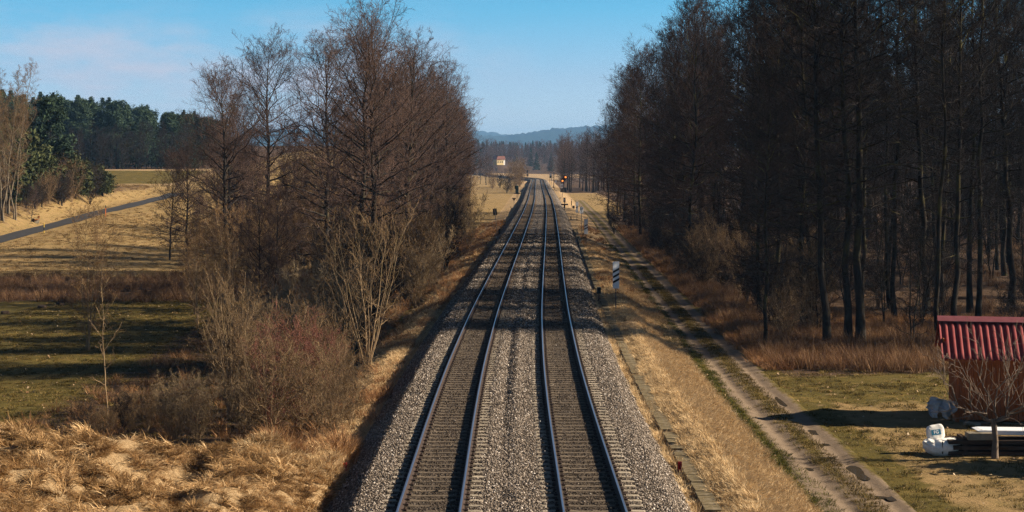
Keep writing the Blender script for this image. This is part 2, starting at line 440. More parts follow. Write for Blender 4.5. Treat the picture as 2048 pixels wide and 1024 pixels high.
def stone_mat():
    m = M['stone']; nt = m.node_tree; b = nt.nodes['Principled BSDF']
    src = b.inputs['Base Color'].links[0].from_socket
    a = N(nt, 'ShaderNodeAttribute'); a.attribute_name = 'rust'
    nt.links.new(mixc(nt, a.outputs['Fac'], src, mixc(nt, .86, src, (.036, .026, .018))), b.inputs['Base Color'])
stone_mat()
SLEEP = .6
def build_stones():
    out = []
    for y0, y1, dens, s0, s1 in ((33, 55, 420, .030, .062), (55, 80, 230, .038, .07), (80, 120, 95, .05, .09), (120, 190, 36, .07, .12)):
        n = int((y1 - y0) * 9.4 * dens)
        Y = rng.uniform(y0, y1, n); u = rng.uniform(-5.15, 4.75, n)
        t = np.abs(np.abs(u) - 2.0)                   # distance from the nearer track axis
        ph = np.abs((Y / SLEEP + .5) % 1 - .5) * SLEEP
        on = (t < 1.32) & (ph < .145)
        rail = np.abs(t - .7525) < .11
        keep = ~((on & (rng.random(n) > .05)) | rail)
        Y, u, on = Y[keep], u[keep], on[keep]
        out.append((Y, u, rng.uniform(s0, s1, len(Y)), on))
    Y = np.concatenate([o[0] for o in out]); u = np.concatenate([o[1] for o in out]); s = np.concatenate([o[2] for o in out]); on = np.concatenate([o[3] for o in out])
    n = len(Y)
    base = np.array([(1, 0, 0), (-1, 0, 0), (0, 1, 0), (0, -1, 0), (0, 0, 1), (0, 0, -1)], float)
    P = base[None] * rng.uniform(.55, 1.25, (n, 6, 1)) + rng.normal(0, .22, (n, 6, 3))
    a = rng.uniform(0, 2 * PI, n); b = rng.uniform(-.9, .9, n)
    ca, sa, cb, sb = np.cos(a), np.sin(a), np.cos(b), np.sin(b)
    x, y, z = P[..., 0], P[..., 1], P[..., 2] * .8
    y, z = y * cb[:, None] - z * sb[:, None], y * sb[:, None] + z * cb[:, None]
    x, y = x * ca[:, None] - y * sa[:, None], x * sa[:, None] + y * ca[:, None]
    P = np.stack([x, y, z], -1) * (s * .62)[:, None, None]
    t = np.abs(np.abs(u) - 2.0)
    zz = bed(u, Y) + s * rng.uniform(.0, .45, n) - np.where(t < .66, .016, 0) + np.where(on, .045, 0)
    P = P + np.stack([u + Xc(Y), Y, zz], -1)[:, None]
    f0 = np.array([(0, 2, 4), (2, 1, 4), (1, 3, 4), (3, 0, 4), (2, 0, 5), (1, 2, 5), (3, 1, 5), (0, 3, 5)])
    Fc = (f0[None] + 6 * np.arange(n)[:, None, None]).reshape(-1, 3)
    tint = np.clip(rng.beta(2.0, 2.2, n) - .28 * rustiness(u) * rng.uniform(.3, 1, n) + np.where(rng.random(n) < .05, .3, 0), 0, 1)
    o = mesh_np('gravel', P.reshape(-1, 3), [Fc], M['stone'], attrs={'tint': np.repeat(tint, 6), 'rust': np.repeat(np.clip(rustiness(u) * rng.uniform(.5, 1.1, n), 0, 1), 6)})
    tag(o, kind='stuff')
build_stones()

# ------------------------------------------------------------------ the two railway tracks
def rail_mats():
    m1, nt, b = nmat('rail_rust', .7, .3)
    f = noise_fac(nt, 8, 5)
    nt.links.new(ramp(nt, f, [(.3, (.02, .012, .009)), (.7, (.046, .026, .018))]), b.inputs['Base Color'])
    m2, nt, b = nmat('rail_polished', .30, .5, 1.0)
    b.inputs['Base Color'].default_value = (.62, .66, .72, 1)
    f = noise_fac(nt, 3, 4, .6, 'Object', (8, .3, 1))
    r = N(nt, 'ShaderNodeMapRange'); r.inputs['To Min'].default_value = .22; r.inputs['To Max'].default_value = .42
    nt.links.new(f, r.inputs['Value']); nt.links.new(r.outputs[0], b.inputs['Roughness'])
    return m1, m2
M['rail'], M['railtop'] = rail_mats()

def sleeper_mat():
    m, nt, b = nmat('sleeper_concrete', .9, .15)
    tc = N(nt, 'ShaderNodeTexCoord'); sp = N(nt, 'ShaderNodeSeparateXYZ'); nt.links.new(tc.outputs['Object'], sp.inputs[0])
    ab = N(nt, 'ShaderNodeMath', operation='ABSOLUTE'); nt.links.new(sp.outputs[0], ab.inputs[0])
    f = noise_fac(nt, 14, 6, .7)
    pale = ramp(nt, f, [(.3, (.20, .165, .12)), (.7, (.36, .31, .24))])
    rust = ramp(nt, f, [(.3, (.07, .055, .039)), (.7, (.16, .125, .09))])
    k = ramp(nt, ab.outputs[0], [(.80, (1, 1, 1)), (1.0, (0, 0, 0))])
    oi = N(nt, 'ShaderNodeObjectInfo')
    hs = N(nt, 'ShaderNodeHueSaturation'); mr = N(nt, 'ShaderNodeMapRange'); mr.inputs['To Min'].default_value = .8; mr.inputs['To Max'].default_value = 1.2
    nt.links.new(oi.outputs['Random'], mr.inputs['Value']); nt.links.new(mr.outputs[0], hs.inputs['Value'])
    nt.links.new(mixc(nt, k, pale, rust), hs.inputs['Color'])
    nt.links.new(hs.outputs[0], b.inputs['Base Color'])
    bump(nt, b, f, .4, .01)
    return m
M['sleeper'] = sleeper_mat()
M['clip'] = simple('rail_clip_steel', (.06, .035, .025), (.03, .02, .016), 30, .7)

def sleeper_mb():
    b = MB()
    # waisted concrete sleeper: ends and seats wide and high, middle narrower and lower
    st = [(-1.30, .13, -.205), (-1.24, .135, -.185), (-.95, .14, -.178), (-.55, .14, -.178), (-.32, .115, -.192), (.32, .115, -.192), (.55, .14, -.178), (.95, .14, -.178), (1.24, .135, -.185), (1.30, .13, -.205)]
    V = []
    for x, w, z in st: V += [(x, -w - .03, -.40), (x, -w + .03, z), (x, w - .03, z), (x, w + .03, -.40)]
    Fs = []
    for k in range(len(st) - 1):
        a = 4 * k
        for j in range(3): Fs.append((a + j, a + j + 1, a + 5 + j, a + 4 + j))
    Fs += [(3, 2, 1, 0), tuple(4 * (len(st) - 1) + j for j in range(4))]
    b.add(V, [tuple(reversed(f)) for f in Fs])
    for sx in (-1, 1):
        for s in (-1, 1):
            b.box((sx * .7525 + s * .125, 0, -.155), (.09, .14, .05), 1)
            b.cyl((sx * .7525 + s * .13, 0, -.14), (sx * .7525 + s * .13, 0, -.095), .022, 6, 1)
    return b

def build_track(side, label):
    root = thing('railway_track', label, 'railway track', (float(Xc(30)) + side * 2.0, 30, 0))
    ox, oy = root.location.x, root.location.y
    ys = np.concatenate([np.arange(26, 200, 1.5), np.arange(200, 816, 6), np.arange(816, 1180, 4)])
    cx = Xc(ys) + side * 2.0
    prof = [(-.075, -.172), (-.075, -.160), (-.012, -.140), (-.009, -.055), (-.034, -.042), (-.036, -.010), (-.029, 0.0), (.029, 0.0), (.036, -.010), (.034, -.042), (.009, -.055), (.012, -.140), (.075, -.160), (.075, -.172)]
    for sx in (-.7525, .7525):
        P = np.array([[(x + sx + px - ox, y - oy, pz) for px, pz in prof] for x, y in zip(cx, ys)])
        nr, nc = P.shape[:2]
        f = grid_faces(nr, nc)[:, ::-1]
        fm = np.where(np.tile(np.arange(nc - 1), nr - 1) == 6, 1, 0)
        
        mesh_np('rail', P.reshape(-1, 3), [f], [M['rail'], M['railtop']], root, fmat=fm)
    n0 = int(math.ceil(34 / SLEEP)); first = None; rest = []
    proto = sleeper_mb()
    for k in range(n0, int(420 / SLEEP)):
        y = k * SLEEP; x = float(Xc(y)) + side * 2.0
        ang = -math.atan(float(Xc(y + 2) - Xc(y - 2)) / 4)
        if k - n0 < 100:
            if first is None: o = first = proto.build('sleeper', [M['sleeper'], M['clip']], root)
            else: o = first.copy(); COL.objects.link(o); o.parent = root
            o.location = (x - ox + random.gauss(0, .006), y - oy, 0); o.rotation_euler = (0, 0, ang)
        else: rest.append((x, y, ang))
    pv = np.array(proto.v); R = np.array(rest)
    ca, sa = np.cos(R[:, 2])[:, None], np.sin(R[:, 2])[:, None]
    V = np.stack([pv[None, :, 0] * ca - pv[None, :, 1] * sa + R[:, :1] - ox, pv[None, :, 0] * sa + pv[None, :, 1] * ca + R[:, 1:2] - oy, np.broadcast_to(pv[None, :, 2], (len(R), len(pv)))], -1)
    q4 = np.array([f for f in proto.f if len(f) == 4]); q6 = np.array([f for f in proto.f if len(f) == 6])
    m4 = [m for f, m in zip(proto.f, proto.m) if len(f) == 4]; m6 = [m for f, m in zip(proto.f, proto.m) if len(f) == 6]
    off = (np.arange(len(R)) * len(pv))[:, None, None]
    # sleepers beyond the hundredth keep one mesh; their brown middles follow from the attribute-free material
    o = mesh_np('sleeper_row', V.reshape(-1, 3), [(q4[None] + off).reshape(-1, 4), (q6[None] + off).reshape(-1, 6)], [M['sleeper_far'], M['clip']], root,
                fmat=np.concatenate([np.tile(m4, len(R)), np.tile(m6, len(R))]))
    tag(o, kind='stuff')
M['sleeper_far'] = simple('sleeper_concrete_far', (.16, .115, .075), (.09, .065, .042), 6, .9)
build_track(-1, 'left of the two railway tracks, nearer the steep grassy bank and the bare alder row')
build_track(1, 'right of the two railway tracks, nearer the striped boards and the dirt road')

# ------------------------------------------------------------------ roads
def ribbon(name, ys, cxs, hw, lift, mat, rough=.12, nc=7, seed=1):
    rows = []
    for k, (y, x) in enumerate(zip(ys, cxs)):
        l = hw + rough * 2 * float(vnoise(np.array([y * 1.1]), np.array([3.0]), seed)[0])
        r = hw + rough * 2 * float(vnoise(np.array([y * 1.1]), np.array([9.0]), seed + 1)[0])
        rows.append(np.linspace(x - l, x + r, nc))
    X = np.array(rows); Y = np.repeat(np.asarray(ys)[:, None], nc, 1)
    Z = ground(X, Y) + lift
    return mesh_np(name, np.stack([X, Y, Z], -1).reshape(-1, 3), [grid_faces(len(ys), nc)], mat, smooth=True)

def road_mats():
    m, nt, b = nmat('packed_dirt', .95, .1)
    f, g = noise_fac(nt, 1.3, 6, .7), noise_fac(nt, 22, 6, .75)
    c = mixc(nt, .5, ramp(nt, f, [(.3, (.11, .076, .05)), (.7, (.25, .185, .125))]), ramp(nt, g, [(.3, (.09, .065, .044)), (.7, (.31, .235, .165))]))
    nt.links.new(c, b.inputs['Base Color']); bump(nt, b, g, .7, .03)
    at_ = N(nt, 'ShaderNodeAttribute'); at_.attribute_name = 'rut'
    gg, gm = noise_fac(nt, 9, 8, .75), noise_fac(nt, .9, 6)
    gr = mixc(nt, .5, ramp(nt, gg, [(.25, (.038, .030, .007)), (.5, (.092, .070, .016)), (.78, (.21, .14, .042))]), ramp(nt, gm, [(.35, (.055, .050, .011)), (.55, (.13, .098, .024)), (.72, (.28, .18, .06))]))
    ad = N(nt, 'ShaderNodeMath', operation='MULTIPLY_ADD'); ad.inputs[1].default_value = 1.3; nt.links.new(noise_fac(nt, 2.2, 9, .8), ad.inputs[0]); nt.links.new(at_.outputs['Fac'], ad.inputs[2])
    nt.links.new(mixc(nt, ramp(nt, ad.outputs[0], [(.78, (0, 0, 0)), (1.0, (1, 1, 1))]), gr, c), b.inputs['Base Color'])
    M['road'] = m
    M['asphalt'] = simple('asphalt', (.036, .035, .036), (.022, .022, .024), 2.5, .85, .3, bmp=.2)
    m, nt, b = nmat('puddle_water', .04, .5)
    b.inputs['Base Color'].default_value = (.055, .044, .032, 1)
    M['water'] = m
road_mats()
ysr = np.concatenate([np.arange(26, 120, .4), np.arange(120, 300, 2), np.arange(300, 420, 6)])
usr = np.linspace(-1.55, 1.55, 33)
def road_wig(Y): return .16 * vnoise(Y * .08, Y * 0, 51) - .2 * sstep(58, 46, Y)
def build_road():
    U, Y = np.meshgrid(usr, ysr); X = Xc(Y) + 10.43 + road_wig(Y) + U
    Z = ground(X, Y) + np.interp(np.abs(U), [0, 1.25, 1.55], [.03, .03, -.05])
    w1, w2 = .14 * vnoise(Y * .22, Y * 0, 61), .14 * vnoise(Y * .25, Y * 0 + 5, 62)
    r1 = .72 * np.exp(-((U + .69 + w1) / (.46 + .5 * w2)) ** 2) + .72 * np.exp(-((U - .69 + w2) / (.46 - .5 * w1)) ** 2) + .4 * np.exp(-(U / 1.4) ** 6) * sstep(56, 42, Y)
    o = mesh_np('dirt_road', np.stack([X, Y, Z], -1).reshape(-1, 3), [grid_faces(len(ysr), len(usr))], M['road'], smooth=True, attrs={'rut': (np.clip(r1, 0, 1) * np.interp(Y, [0, 140, 260], [1, 1, .55])).ravel()})
    tag(o, kind='structure')
build_road()
ysp = np.arange(150, 272, 2.0)
PATHX = np.interp(ysp, [150, 185, 218, 262, 330, 420], [-62.5, -60.3, -57.2, -57.6, -59, -60])
PATHX = np.convolve(np.pad(PATHX, 6, mode='edge'), np.ones(13) / 13, 'valid')
o = ribbon('path', ysp, PATHX, 1.45, .06, M['asphalt'], .04, 7, 71); tag(o, kind='structure')

def blob(name, px, py, rx, ry, mat, lift=.03, n=26, seed=0, kind='structure', zfix=None):
    p = hit(px, py); r = np.random.default_rng(seed)
    ph = r.uniform(0, 6.3, 4)
    P = [(0, 0, 0)]
    for k in range(n):
        a = 2 * PI * k / n; q = 1 + .22 * math.sin(2 * a + ph[0]) + .16 * math.sin(3 * a + ph[1]) + .10 * math.sin(5 * a + ph[2])
        P.append((rx * q * math.cos(a), ry * q * math.sin(a), 0))
    P = np.array(P) + np.array([p[0], p[1], 0])
    z = ground(P[:, 0], P[:, 1]).max() if zfix is None else zfix
    P[:, 2] = (z if zfix is None and lift > .1 else float(ground(np.array([p[0]]), np.array([p[1]]))[0])) + lift
    o = mesh_np(name, P, [np.array([(0, 1 + k, 1 + (k + 1) % n) for k in range(n)])], mat)
    return tag(o, kind=kind)
for k, (px, py, rx, ry) in enumerate([(1712, 950, .52, .95), (1757, 998, .26, .22), (1625, 868, .30, .62), (1652, 892, .22, .25), (1560, 806, .24, 1.0), (1618, 941, .2, .22), (1785, 1000, .25, .3)]):
    blob('puddle', px, py, rx * .9, ry, M['water'], .044, 26, 100 + k)
blob('stream', 335, 582, 3.6, 1.6, M['water'], -.12, 40, 5)
blob('stream', 250, 580, 2.4, .8, M['water'], -.14, 40, 6)

# ------------------------------------------------------------------ tubes and trees
def tubes(P, R, S_=3):
    """P (N,K,3), R (N,K) -> verts, quads"""
    N_, K = R.shape
    T = np.gradient(P, axis=1); T /= np.linalg.norm(T, axis=2, keepdims=True) + 1e-9
    ref = np.where(np.abs(T[:, :1, 2:3]) < .8, np.array([0, 0, 1.0]), np.array([1.0, 0, 0]))
    U = np.cross(T, np.broadcast_to(ref, T.shape)); U /= np.linalg.norm(U, axis=2, keepdims=True) + 1e-9
    W = np.cross(T, U)
    a = np.arange(S_) * 2 * PI / S_
    V = P[:, :, None] + R[:, :, None, None] * (U[:, :, None] * np.cos(a)[None, None, :, None] + W[:, :, None] * np.sin(a)[None, None, :, None])
    i = np.arange(N_ * K * S_).reshape(N_, K, S_)
    j = np.roll(i, -1, axis=2)
    q = np.stack([i[:, :-1], j[:, :-1], j[:, 1:], i[:, 1:]], -1).reshape(-1, 4)
    return V.reshape(-1, 3), q

def kids(r, P, R, m, s0, s1, length, ang, K=4, up=.2, sag=0.0, wig=.05, tip=.004, frac=.6, rmax=.1, flat=0.0):
    """m children along every polyline of P"""
    N_, Kp = R.shape
    s = s0 + (s1 - s0) * (np.arange(m)[None] + r.random((N_, m))) / m
    x = s * (Kp - 1); i = np.clip(x.astype(int), 0, Kp - 2); f = (x - i)[..., None]
    ii = np.arange(N_)[:, None]
    pos = P[ii, i] * (1 - f) + P[ii, i + 1] * f
    tan = P[ii, i + 1] - P[ii, i]; seg = np.linalg.norm(tan, axis=2, keepdims=True); tan = tan / (seg + 1e-9)
    rad = R[ii, i] * (1 - f[..., 0]) + R[ii, i + 1] * f[..., 0]
    plen = np.linalg.norm(np.diff(P, axis=1), axis=2).sum(1)[:, None]
    rv = r.normal(size=(N_, m, 3)); rv[..., 2] *= (1 - flat)
    perp = rv - (rv * tan).sum(-1, keepdims=True) * tan; perp /= np.linalg.norm(perp, axis=2, keepdims=True) + 1e-9
    an = ang * (1 + .25 * r.normal(size=(N_, m, 1)))
    d = tan * np.cos(an) + perp * np.sin(an); d[..., 2] += up * .5
    d /= np.linalg.norm(d, axis=2, keepdims=True)
    L = (length(s, plen) * (1 + .28 * r.normal(size=(N_, m)))).clip(.06)
    t = np.linspace(0, 1, K)
    Q = pos[:, :, None] + d[:, :, None] * (L[..., None] * t)[..., None]
    Q[..., 2] += (up * .35 - sag) * L[..., None] * t ** 2
    if K > 2: Q[:, :, 1:] += r.normal(size=Q[:, :, 1:].shape) * (wig * L)[:, :, None, None] * t[1:, None]
    rb = np.minimum(rad * frac, rmax).clip(tip)
    Rr = rb[..., None] * (1 - t) + tip * t
    return Q.reshape(-1, K, 3), Rr.reshape(-1, K)

def gather(parts, r, base=.5, spread=.5):
    V, Q, T, b = [], [], [], 0
    for P, R, S_ in parts:
        v, q = tubes(P, R, S_)
        V.append(v); Q.append(q + b); b += len(v)
        T.append(np.repeat(np.clip(base + spread * (r.random(len(P)) - .5), 0, 1), P.shape[1] * S_))
    return np.concatenate(V), np.concatenate(Q), np.concatenate(T)

PROTO = bpy.data.collections.new('prototypes')           # never linked to the scene

def tree_meshes(name, seed, H, r0, crown0, spread, n1=64, m2=12, m3=7, m4=3, stems=1, twig='twig_red', bark='bark', e_low=.05, e_top=.95, tipr=.006, top=.22, lean=.0, peak=.35, fan=1.0, limb=1.0):
    r = np.random.default_rng(seed)
    K0 = 14; t0 = np.linspace(0, 1, K0)
    Ps, Rs = [], []
    for k in range(stems):
        a = 2 * PI * k / max(1, stems) + r.uniform(-.5, .5)
        out = (0 if stems == 1 else fan * r.uniform(.04, .16)) * H
        h = H * (1 if k == 0 else r.uniform(.75, 1))
        p = np.zeros((K0, 3)); p[:, 2] = h * t0
        lx, ly = r.normal(0, .02) * H + lean * H, r.normal(0, .02) * H
        p[:, 0] = (lx + out * math.cos(a)) * t0 + np.cumsum(r.normal(0, .0045, K0)) * H
        p[:, 1] = (ly + out * math.sin(a)) * t0 + np.cumsum(r.normal(0, .0045, K0)) * H
        p[0] = (0.12 * math.cos(a) * (stems > 1), 0.12 * math.sin(a) * (stems > 1), -.35)
        rr = r0 * (1 if k == 0 else r.uniform(.6, .95)) * (1 - t0 * .97) ** .85
        rr[0] *= 1.45; rr[1] *= 1.03
        Ps.append(p); Rs.append(rr)
    P0, R0 = np.array(Ps), np.array(Rs)
    # limbs, with an elevation that rises towards the top
    per = max(4, n1 // stems)
    s = crown0 + (.985 - crown0) * ((np.arange(per)[None] + r.random((stems, per))) / per) ** .9
    x = s * (K0 - 1); i = np.clip(x.astype(int), 0, K0 - 2); f = (x - i)[..., None]; ii = np.arange(stems)[:, None]
    pos = P0[ii, i] * (1 - f) + P0[ii, i + 1] * f
    rad = R0[ii, i] * (1 - f[..., 0]) + R0[ii, i + 1] * f[..., 0]
    w = (s - crown0) / (1 - crown0)
    prof = np.where(w < peak, .60 + .40 * w / peak, top + (1 - top) * np.sqrt(np.clip(1 - ((w - peak) / (1 - peak)) ** 2, 0, 1)))
    L = spread * prof * r.uniform(.6, 1.15, s.shape)
    az = np.arange(per)[None] * 2.4 + r.uniform(-.6, .6, s.shape) + ii * 1.3
    el = e_low + (e_top - e_low) * w + r.normal(0, .16, s.shape)
    d = np.stack([np.cos(az) * np.cos(el), np.sin(az) * np.cos(el), np.sin(el)], -1)
    K = 7; t = np.linspace(0, 1, K)
    Q = pos[:, :, None] + d[:, :, None] * (L[..., None] * t)[..., None]
    Q[..., 2] += (L * r.uniform(-.02, .30, s.shape))[..., None] * t ** 2
    Q[:, :, 1:] += r.normal(size=Q[:, :, 1:].shape) * (L * .028)[:, :, None, None] * np.sqrt(t[1:, None])
    P1 = Q.reshape(-1, K, 3)
    R1 = (np.minimum(rad * .55, limb * (.012 + .016 * L))[..., None] * (1 - t) + tipr * 1.3 * t).reshape(-1, K)
    P2, R2 = kids(r, P1, R1, m2, .16, 1, lambda s, l: (.40 * l * (1.1 - .75 * s)).clip(.25), .85, 5, .25, 0, .05, tipr, .6, .04, .35)
    P3, R3 = kids(r, P2, R2, m3, .12, 1, lambda s, l: (.50 * l * (1.1 - .6 * s)).clip(.18, 1.3), .8, 3, .25, 0, .06, tipr * .85, .7, .015)
    parts = [(P2, R2, 3), (P3, R3, 3)]
    if m4:
        P4, R4 = kids(r, P3, R3, m4, .15, 1, lambda s, l: (.55 * l * (1.1 - .5 * s)).clip(.10, .5), .8, 2, .15, 0, 0, tipr * .8, .8, .008)
        parts.append((P4, R4, 3))
    tv, tq = tubes(P0, R0, 9)
    lv, lq = tubes(P1, R1, 5)
    trunk = mesh_np('trunk', np.concatenate([tv, lv]), [np.concatenate([tq, lq + len(tv)])], M[bark], smooth=True, link=False)
    v, q, tn = gather(parts, r)
    crown = mesh_np('crown', v, [q], M[twig], link=False, attrs={'tint': tn})
    return trunk, crown

def place_tree(name, pro, label, cat, loc, sc=1.0, rz=None, group=None, tilt=(0, 0), mats=None):
    rz = random.uniform(0, 6.28) if rz is None else rz
    t = thing(name, label, cat, loc, rz, group)
    t.scale = (sc * random.uniform(.93, 1.07),) * 2 + (sc,)
    t.rotation_euler = (tilt[0], tilt[1], rz)
    for o in pro:
        c = o.copy(); COL.objects.link(c); c.parent = t
    return t

L_ALD = [tree_meshes('alder', 10 + k, 22, .28, cb, sp, n1, 9, 6, 3, tipr=.0075, e_low=.0, e_top=1.12, top=.2, peak=.32, limb=1.35) for k, (cb, sp, n1) in enumerate([(.14, 5.6, 56), (.20, 5.3, 52), (.16, 6.2, 58)])]
F_ALD = [tree_meshes('alder', 20 + k, 22, .28, cb, sp, n1, 12, 7, 3, tipr=.0075, e_low=.0, e_top=1.1, top=.24, peak=.32, limb=1.35) for k, (cb, sp, n1) in enumerate([(.13, 6.4, 64), (.22, 5.9, 56)])]
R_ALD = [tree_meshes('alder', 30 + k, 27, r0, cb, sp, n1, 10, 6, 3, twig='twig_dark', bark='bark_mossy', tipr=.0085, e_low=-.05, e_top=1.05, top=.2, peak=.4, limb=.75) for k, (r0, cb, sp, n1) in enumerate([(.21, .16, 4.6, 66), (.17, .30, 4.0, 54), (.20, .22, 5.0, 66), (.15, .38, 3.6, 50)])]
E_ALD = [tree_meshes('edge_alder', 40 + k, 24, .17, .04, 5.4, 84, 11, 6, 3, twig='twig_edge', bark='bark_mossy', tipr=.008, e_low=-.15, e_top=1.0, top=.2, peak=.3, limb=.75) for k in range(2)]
S_ALD = [tree_meshes('young_alder', 50 + k, 12, .10, .10, 3.4, 46, 9, 6, 3, twig='twig_red', tipr=.007, e_low=.15, e_top=1.1) for k in range(2)]
D_YNG = [tree_meshes('young_tree', 55 + k, 12, .07, .06, 2.6, 44, 8, 5, 2, twig='twig_dark', bark='bark_mossy', tipr=.0075, e_low=.3, e_top=1.1, stems=2) for k in range(2)]
O_YNG = [tree_meshes('young_tree', 57 + k, 10, .055, .06, 2.4, 52, 8, 5, 2, twig='twig_tan', bark='bark_tan', tipr=.007, e_low=.5, e_top=1.15, stems=4) for k in range(2)]
BUSHY = [tree_meshes('shrub_tree', 60 + k, 9, .06, .16, 2.7, 66, 6, 3, 2, stems=11, twig=tw, bark='bark_tan', tipr=.0075, e_low=.5, e_top=1.1, top=.4, fan=2.2) for k, tw in enumerate(['twig_ochre', 'twig_ochre'])]
SHRUB = {tw: tree_meshes('shrub', 70 + k, 4.2, .03, .08, 1.5, 84, 5, 4, 2, stems=14, twig=tw, bark=bk, tipr=.007, e_low=.5, e_top=1.15, top=.5, fan=2.6)
         for k, (tw, bk) in enumerate([('twig_pale', 'bark_tan'), ('twig_crimson', 'bark_red'), ('twig_ochre', 'bark_tan'), ('twig_dark', 'bark')])}

# --- the alder row left of the railway
used = []
def ltree(px, py, topy, pro, label, sc_h=22.0, name='alder_tree', group=None, tilt=(0, 0), rz=None, cat='tree'):
    p = hit(px, py); H = ((CH + (HY - topy) * p[1] / F) - p[2]) * .89
    used.append((p[0], p[1]))
    return place_tree(name, pro, label, cat, p, H / sc_h, rz, group, tilt)
G1 = 'bare alders along the left of the railway'
ltree(455, 582, 108, F_ALD[0], 'bare alder with thick dark trunk at the left end of the alder group', group=G1, tilt=(0, -.03))
ltree(540, 556, 54, F_ALD[1], 'bare alder with narrow tall crown, second from the left end of the alder group', group=G1, tilt=(0, -.03))
ltree(652, 606, 36, F_ALD[0], 'bare alder with wide dense crown in the middle of the left alder group', group=G1)
ltree(718, 640, 12, F_ALD[1], 'tallest bare alder of the left group, nearest the upper photo edge', group=G1, rz=1.0)
ltree(752, 642, 24, L_ALD[1], 'bare alder with a lit straight trunk, front right of the left alder group', group=G1, rz=3.0)
ltree(340, 520, 290, S_ALD[0], 'small bare alder with wide low branches, leftmost before the path', 12.0, 'young_alder', G1)
ltree(372, 560, 270, F_ALD[1], 'low broad bare alder left of the thick dark trunk, its branches over the reeds', group=G1)
ltree(398, 600, 380, S_ALD[1], 'small bare tree at the meadow edge before the thick dark trunk', 12.0, 'young_alder', G1)
rt = np.random.default_rng(99)
def far_enough(x, y, d):
    return all((x - a) ** 2 + (y - b) ** 2 > d * d for a, b in used)
n = 0
for k in range(4000):
    Y = 112 + 300 * rt.random() ** 1.25; u = rt.uniform(-30, -9.4); x = float(Xc(Y)) + u
    if u < np.interp(Y, [112, 200, 300, 420], [-24, -21, -26, -30]) or u > np.interp(Y, [110, 190, 300, 420], [-9.8, -10.5, -16, -20]): continue
    if 172 < Y < 262 and rt.random() < .85: continue
    if (u < -13 and Y < 170) or not far_enough(x, Y, 6.4): continue
    used.append((x, Y)); n += 1
    i = n % 3
    place_tree('alder_tree', L_ALD[i], 'bare reddish brown alder deep in the row along the left of the railway', 'tree', (x, Y, gz(x, Y)), rt.uniform(.82, 1.02), group='alders deep in the left row')
    if n >= 66: break

n = 0
for k in range(2000):
    Y = rt.uniform(148, 182); px = rt.uniform(430, 760); x = (px - CX) * Y / F
    if x - float(Xc(Y)) > -12 or not far_enough(x, Y, 5.0): continue
    used.append((x, Y)); n += 1
    if n % 3 == 0: place_tree('alder_tree', L_ALD[n % 2], 'smaller bare alder behind the tall left group, towards the golden field', 'tree', (x, Y, gz(x, Y)), rt.uniform(.6, .8), group='smaller trees behind the left group')
    else: place_tree('young_tree', (S_ALD + O_YNG)[n % 4], 'bushy bare young tree behind the tall left group, towards the golden field', 'tree', (x, Y, gz(x, Y)), rt.uniform(.7, 1.15), group='bushy trees behind the left group')
    if n >= 26: break
n = 0
for k in range(3000):
    Y = 88 + 150 * rt.random() ** 1.3; u = rt.uniform(-26, -9.8); x = float(Xc(Y)) + u
    if not far_enough(x, Y, 1.8): continue
    n += 1
    place_tree('young_tree', O_YNG[n % 2] if n % 3 else S_ALD[n % 2], 'thin many stemmed young tree filling the gaps below the left alders', 'tree', (x, Y, gz(x, Y)), rt.uniform(.4, .85), group='young trees below the left alders')
    if n >= 42: break

# --- the wood right of the dirt road
G2 = 'bare trees in the wood right of the dirt road'
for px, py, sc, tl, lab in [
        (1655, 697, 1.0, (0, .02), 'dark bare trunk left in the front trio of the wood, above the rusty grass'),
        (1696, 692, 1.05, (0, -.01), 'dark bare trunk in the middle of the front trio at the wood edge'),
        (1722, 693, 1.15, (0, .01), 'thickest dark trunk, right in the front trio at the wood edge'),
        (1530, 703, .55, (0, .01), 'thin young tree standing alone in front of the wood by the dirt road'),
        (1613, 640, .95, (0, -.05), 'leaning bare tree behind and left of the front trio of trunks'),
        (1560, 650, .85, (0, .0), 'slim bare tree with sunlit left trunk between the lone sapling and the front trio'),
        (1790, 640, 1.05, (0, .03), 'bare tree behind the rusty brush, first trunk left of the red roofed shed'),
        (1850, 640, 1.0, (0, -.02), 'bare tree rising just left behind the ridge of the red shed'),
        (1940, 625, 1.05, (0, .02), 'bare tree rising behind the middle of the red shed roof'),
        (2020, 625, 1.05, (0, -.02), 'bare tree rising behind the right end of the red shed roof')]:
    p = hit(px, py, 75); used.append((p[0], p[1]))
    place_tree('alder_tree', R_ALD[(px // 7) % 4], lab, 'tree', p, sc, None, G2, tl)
SIGN_Y = float(hit(1232, 622)[1])                       # a gap in the wood lets the sun reach the near board
n = 0
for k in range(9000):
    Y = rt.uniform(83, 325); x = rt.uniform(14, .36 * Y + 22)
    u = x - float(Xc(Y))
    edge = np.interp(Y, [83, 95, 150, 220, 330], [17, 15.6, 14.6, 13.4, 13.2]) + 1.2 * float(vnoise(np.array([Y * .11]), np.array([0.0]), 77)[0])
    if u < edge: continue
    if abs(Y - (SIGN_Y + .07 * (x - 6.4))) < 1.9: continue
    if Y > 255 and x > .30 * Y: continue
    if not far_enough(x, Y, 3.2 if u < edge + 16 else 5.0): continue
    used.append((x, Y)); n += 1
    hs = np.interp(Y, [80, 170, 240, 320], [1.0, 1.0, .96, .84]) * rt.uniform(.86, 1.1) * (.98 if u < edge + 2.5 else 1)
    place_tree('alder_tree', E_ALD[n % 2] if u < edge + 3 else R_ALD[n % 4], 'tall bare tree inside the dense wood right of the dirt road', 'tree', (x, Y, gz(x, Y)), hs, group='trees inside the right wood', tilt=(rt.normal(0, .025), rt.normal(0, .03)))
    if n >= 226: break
n = 0
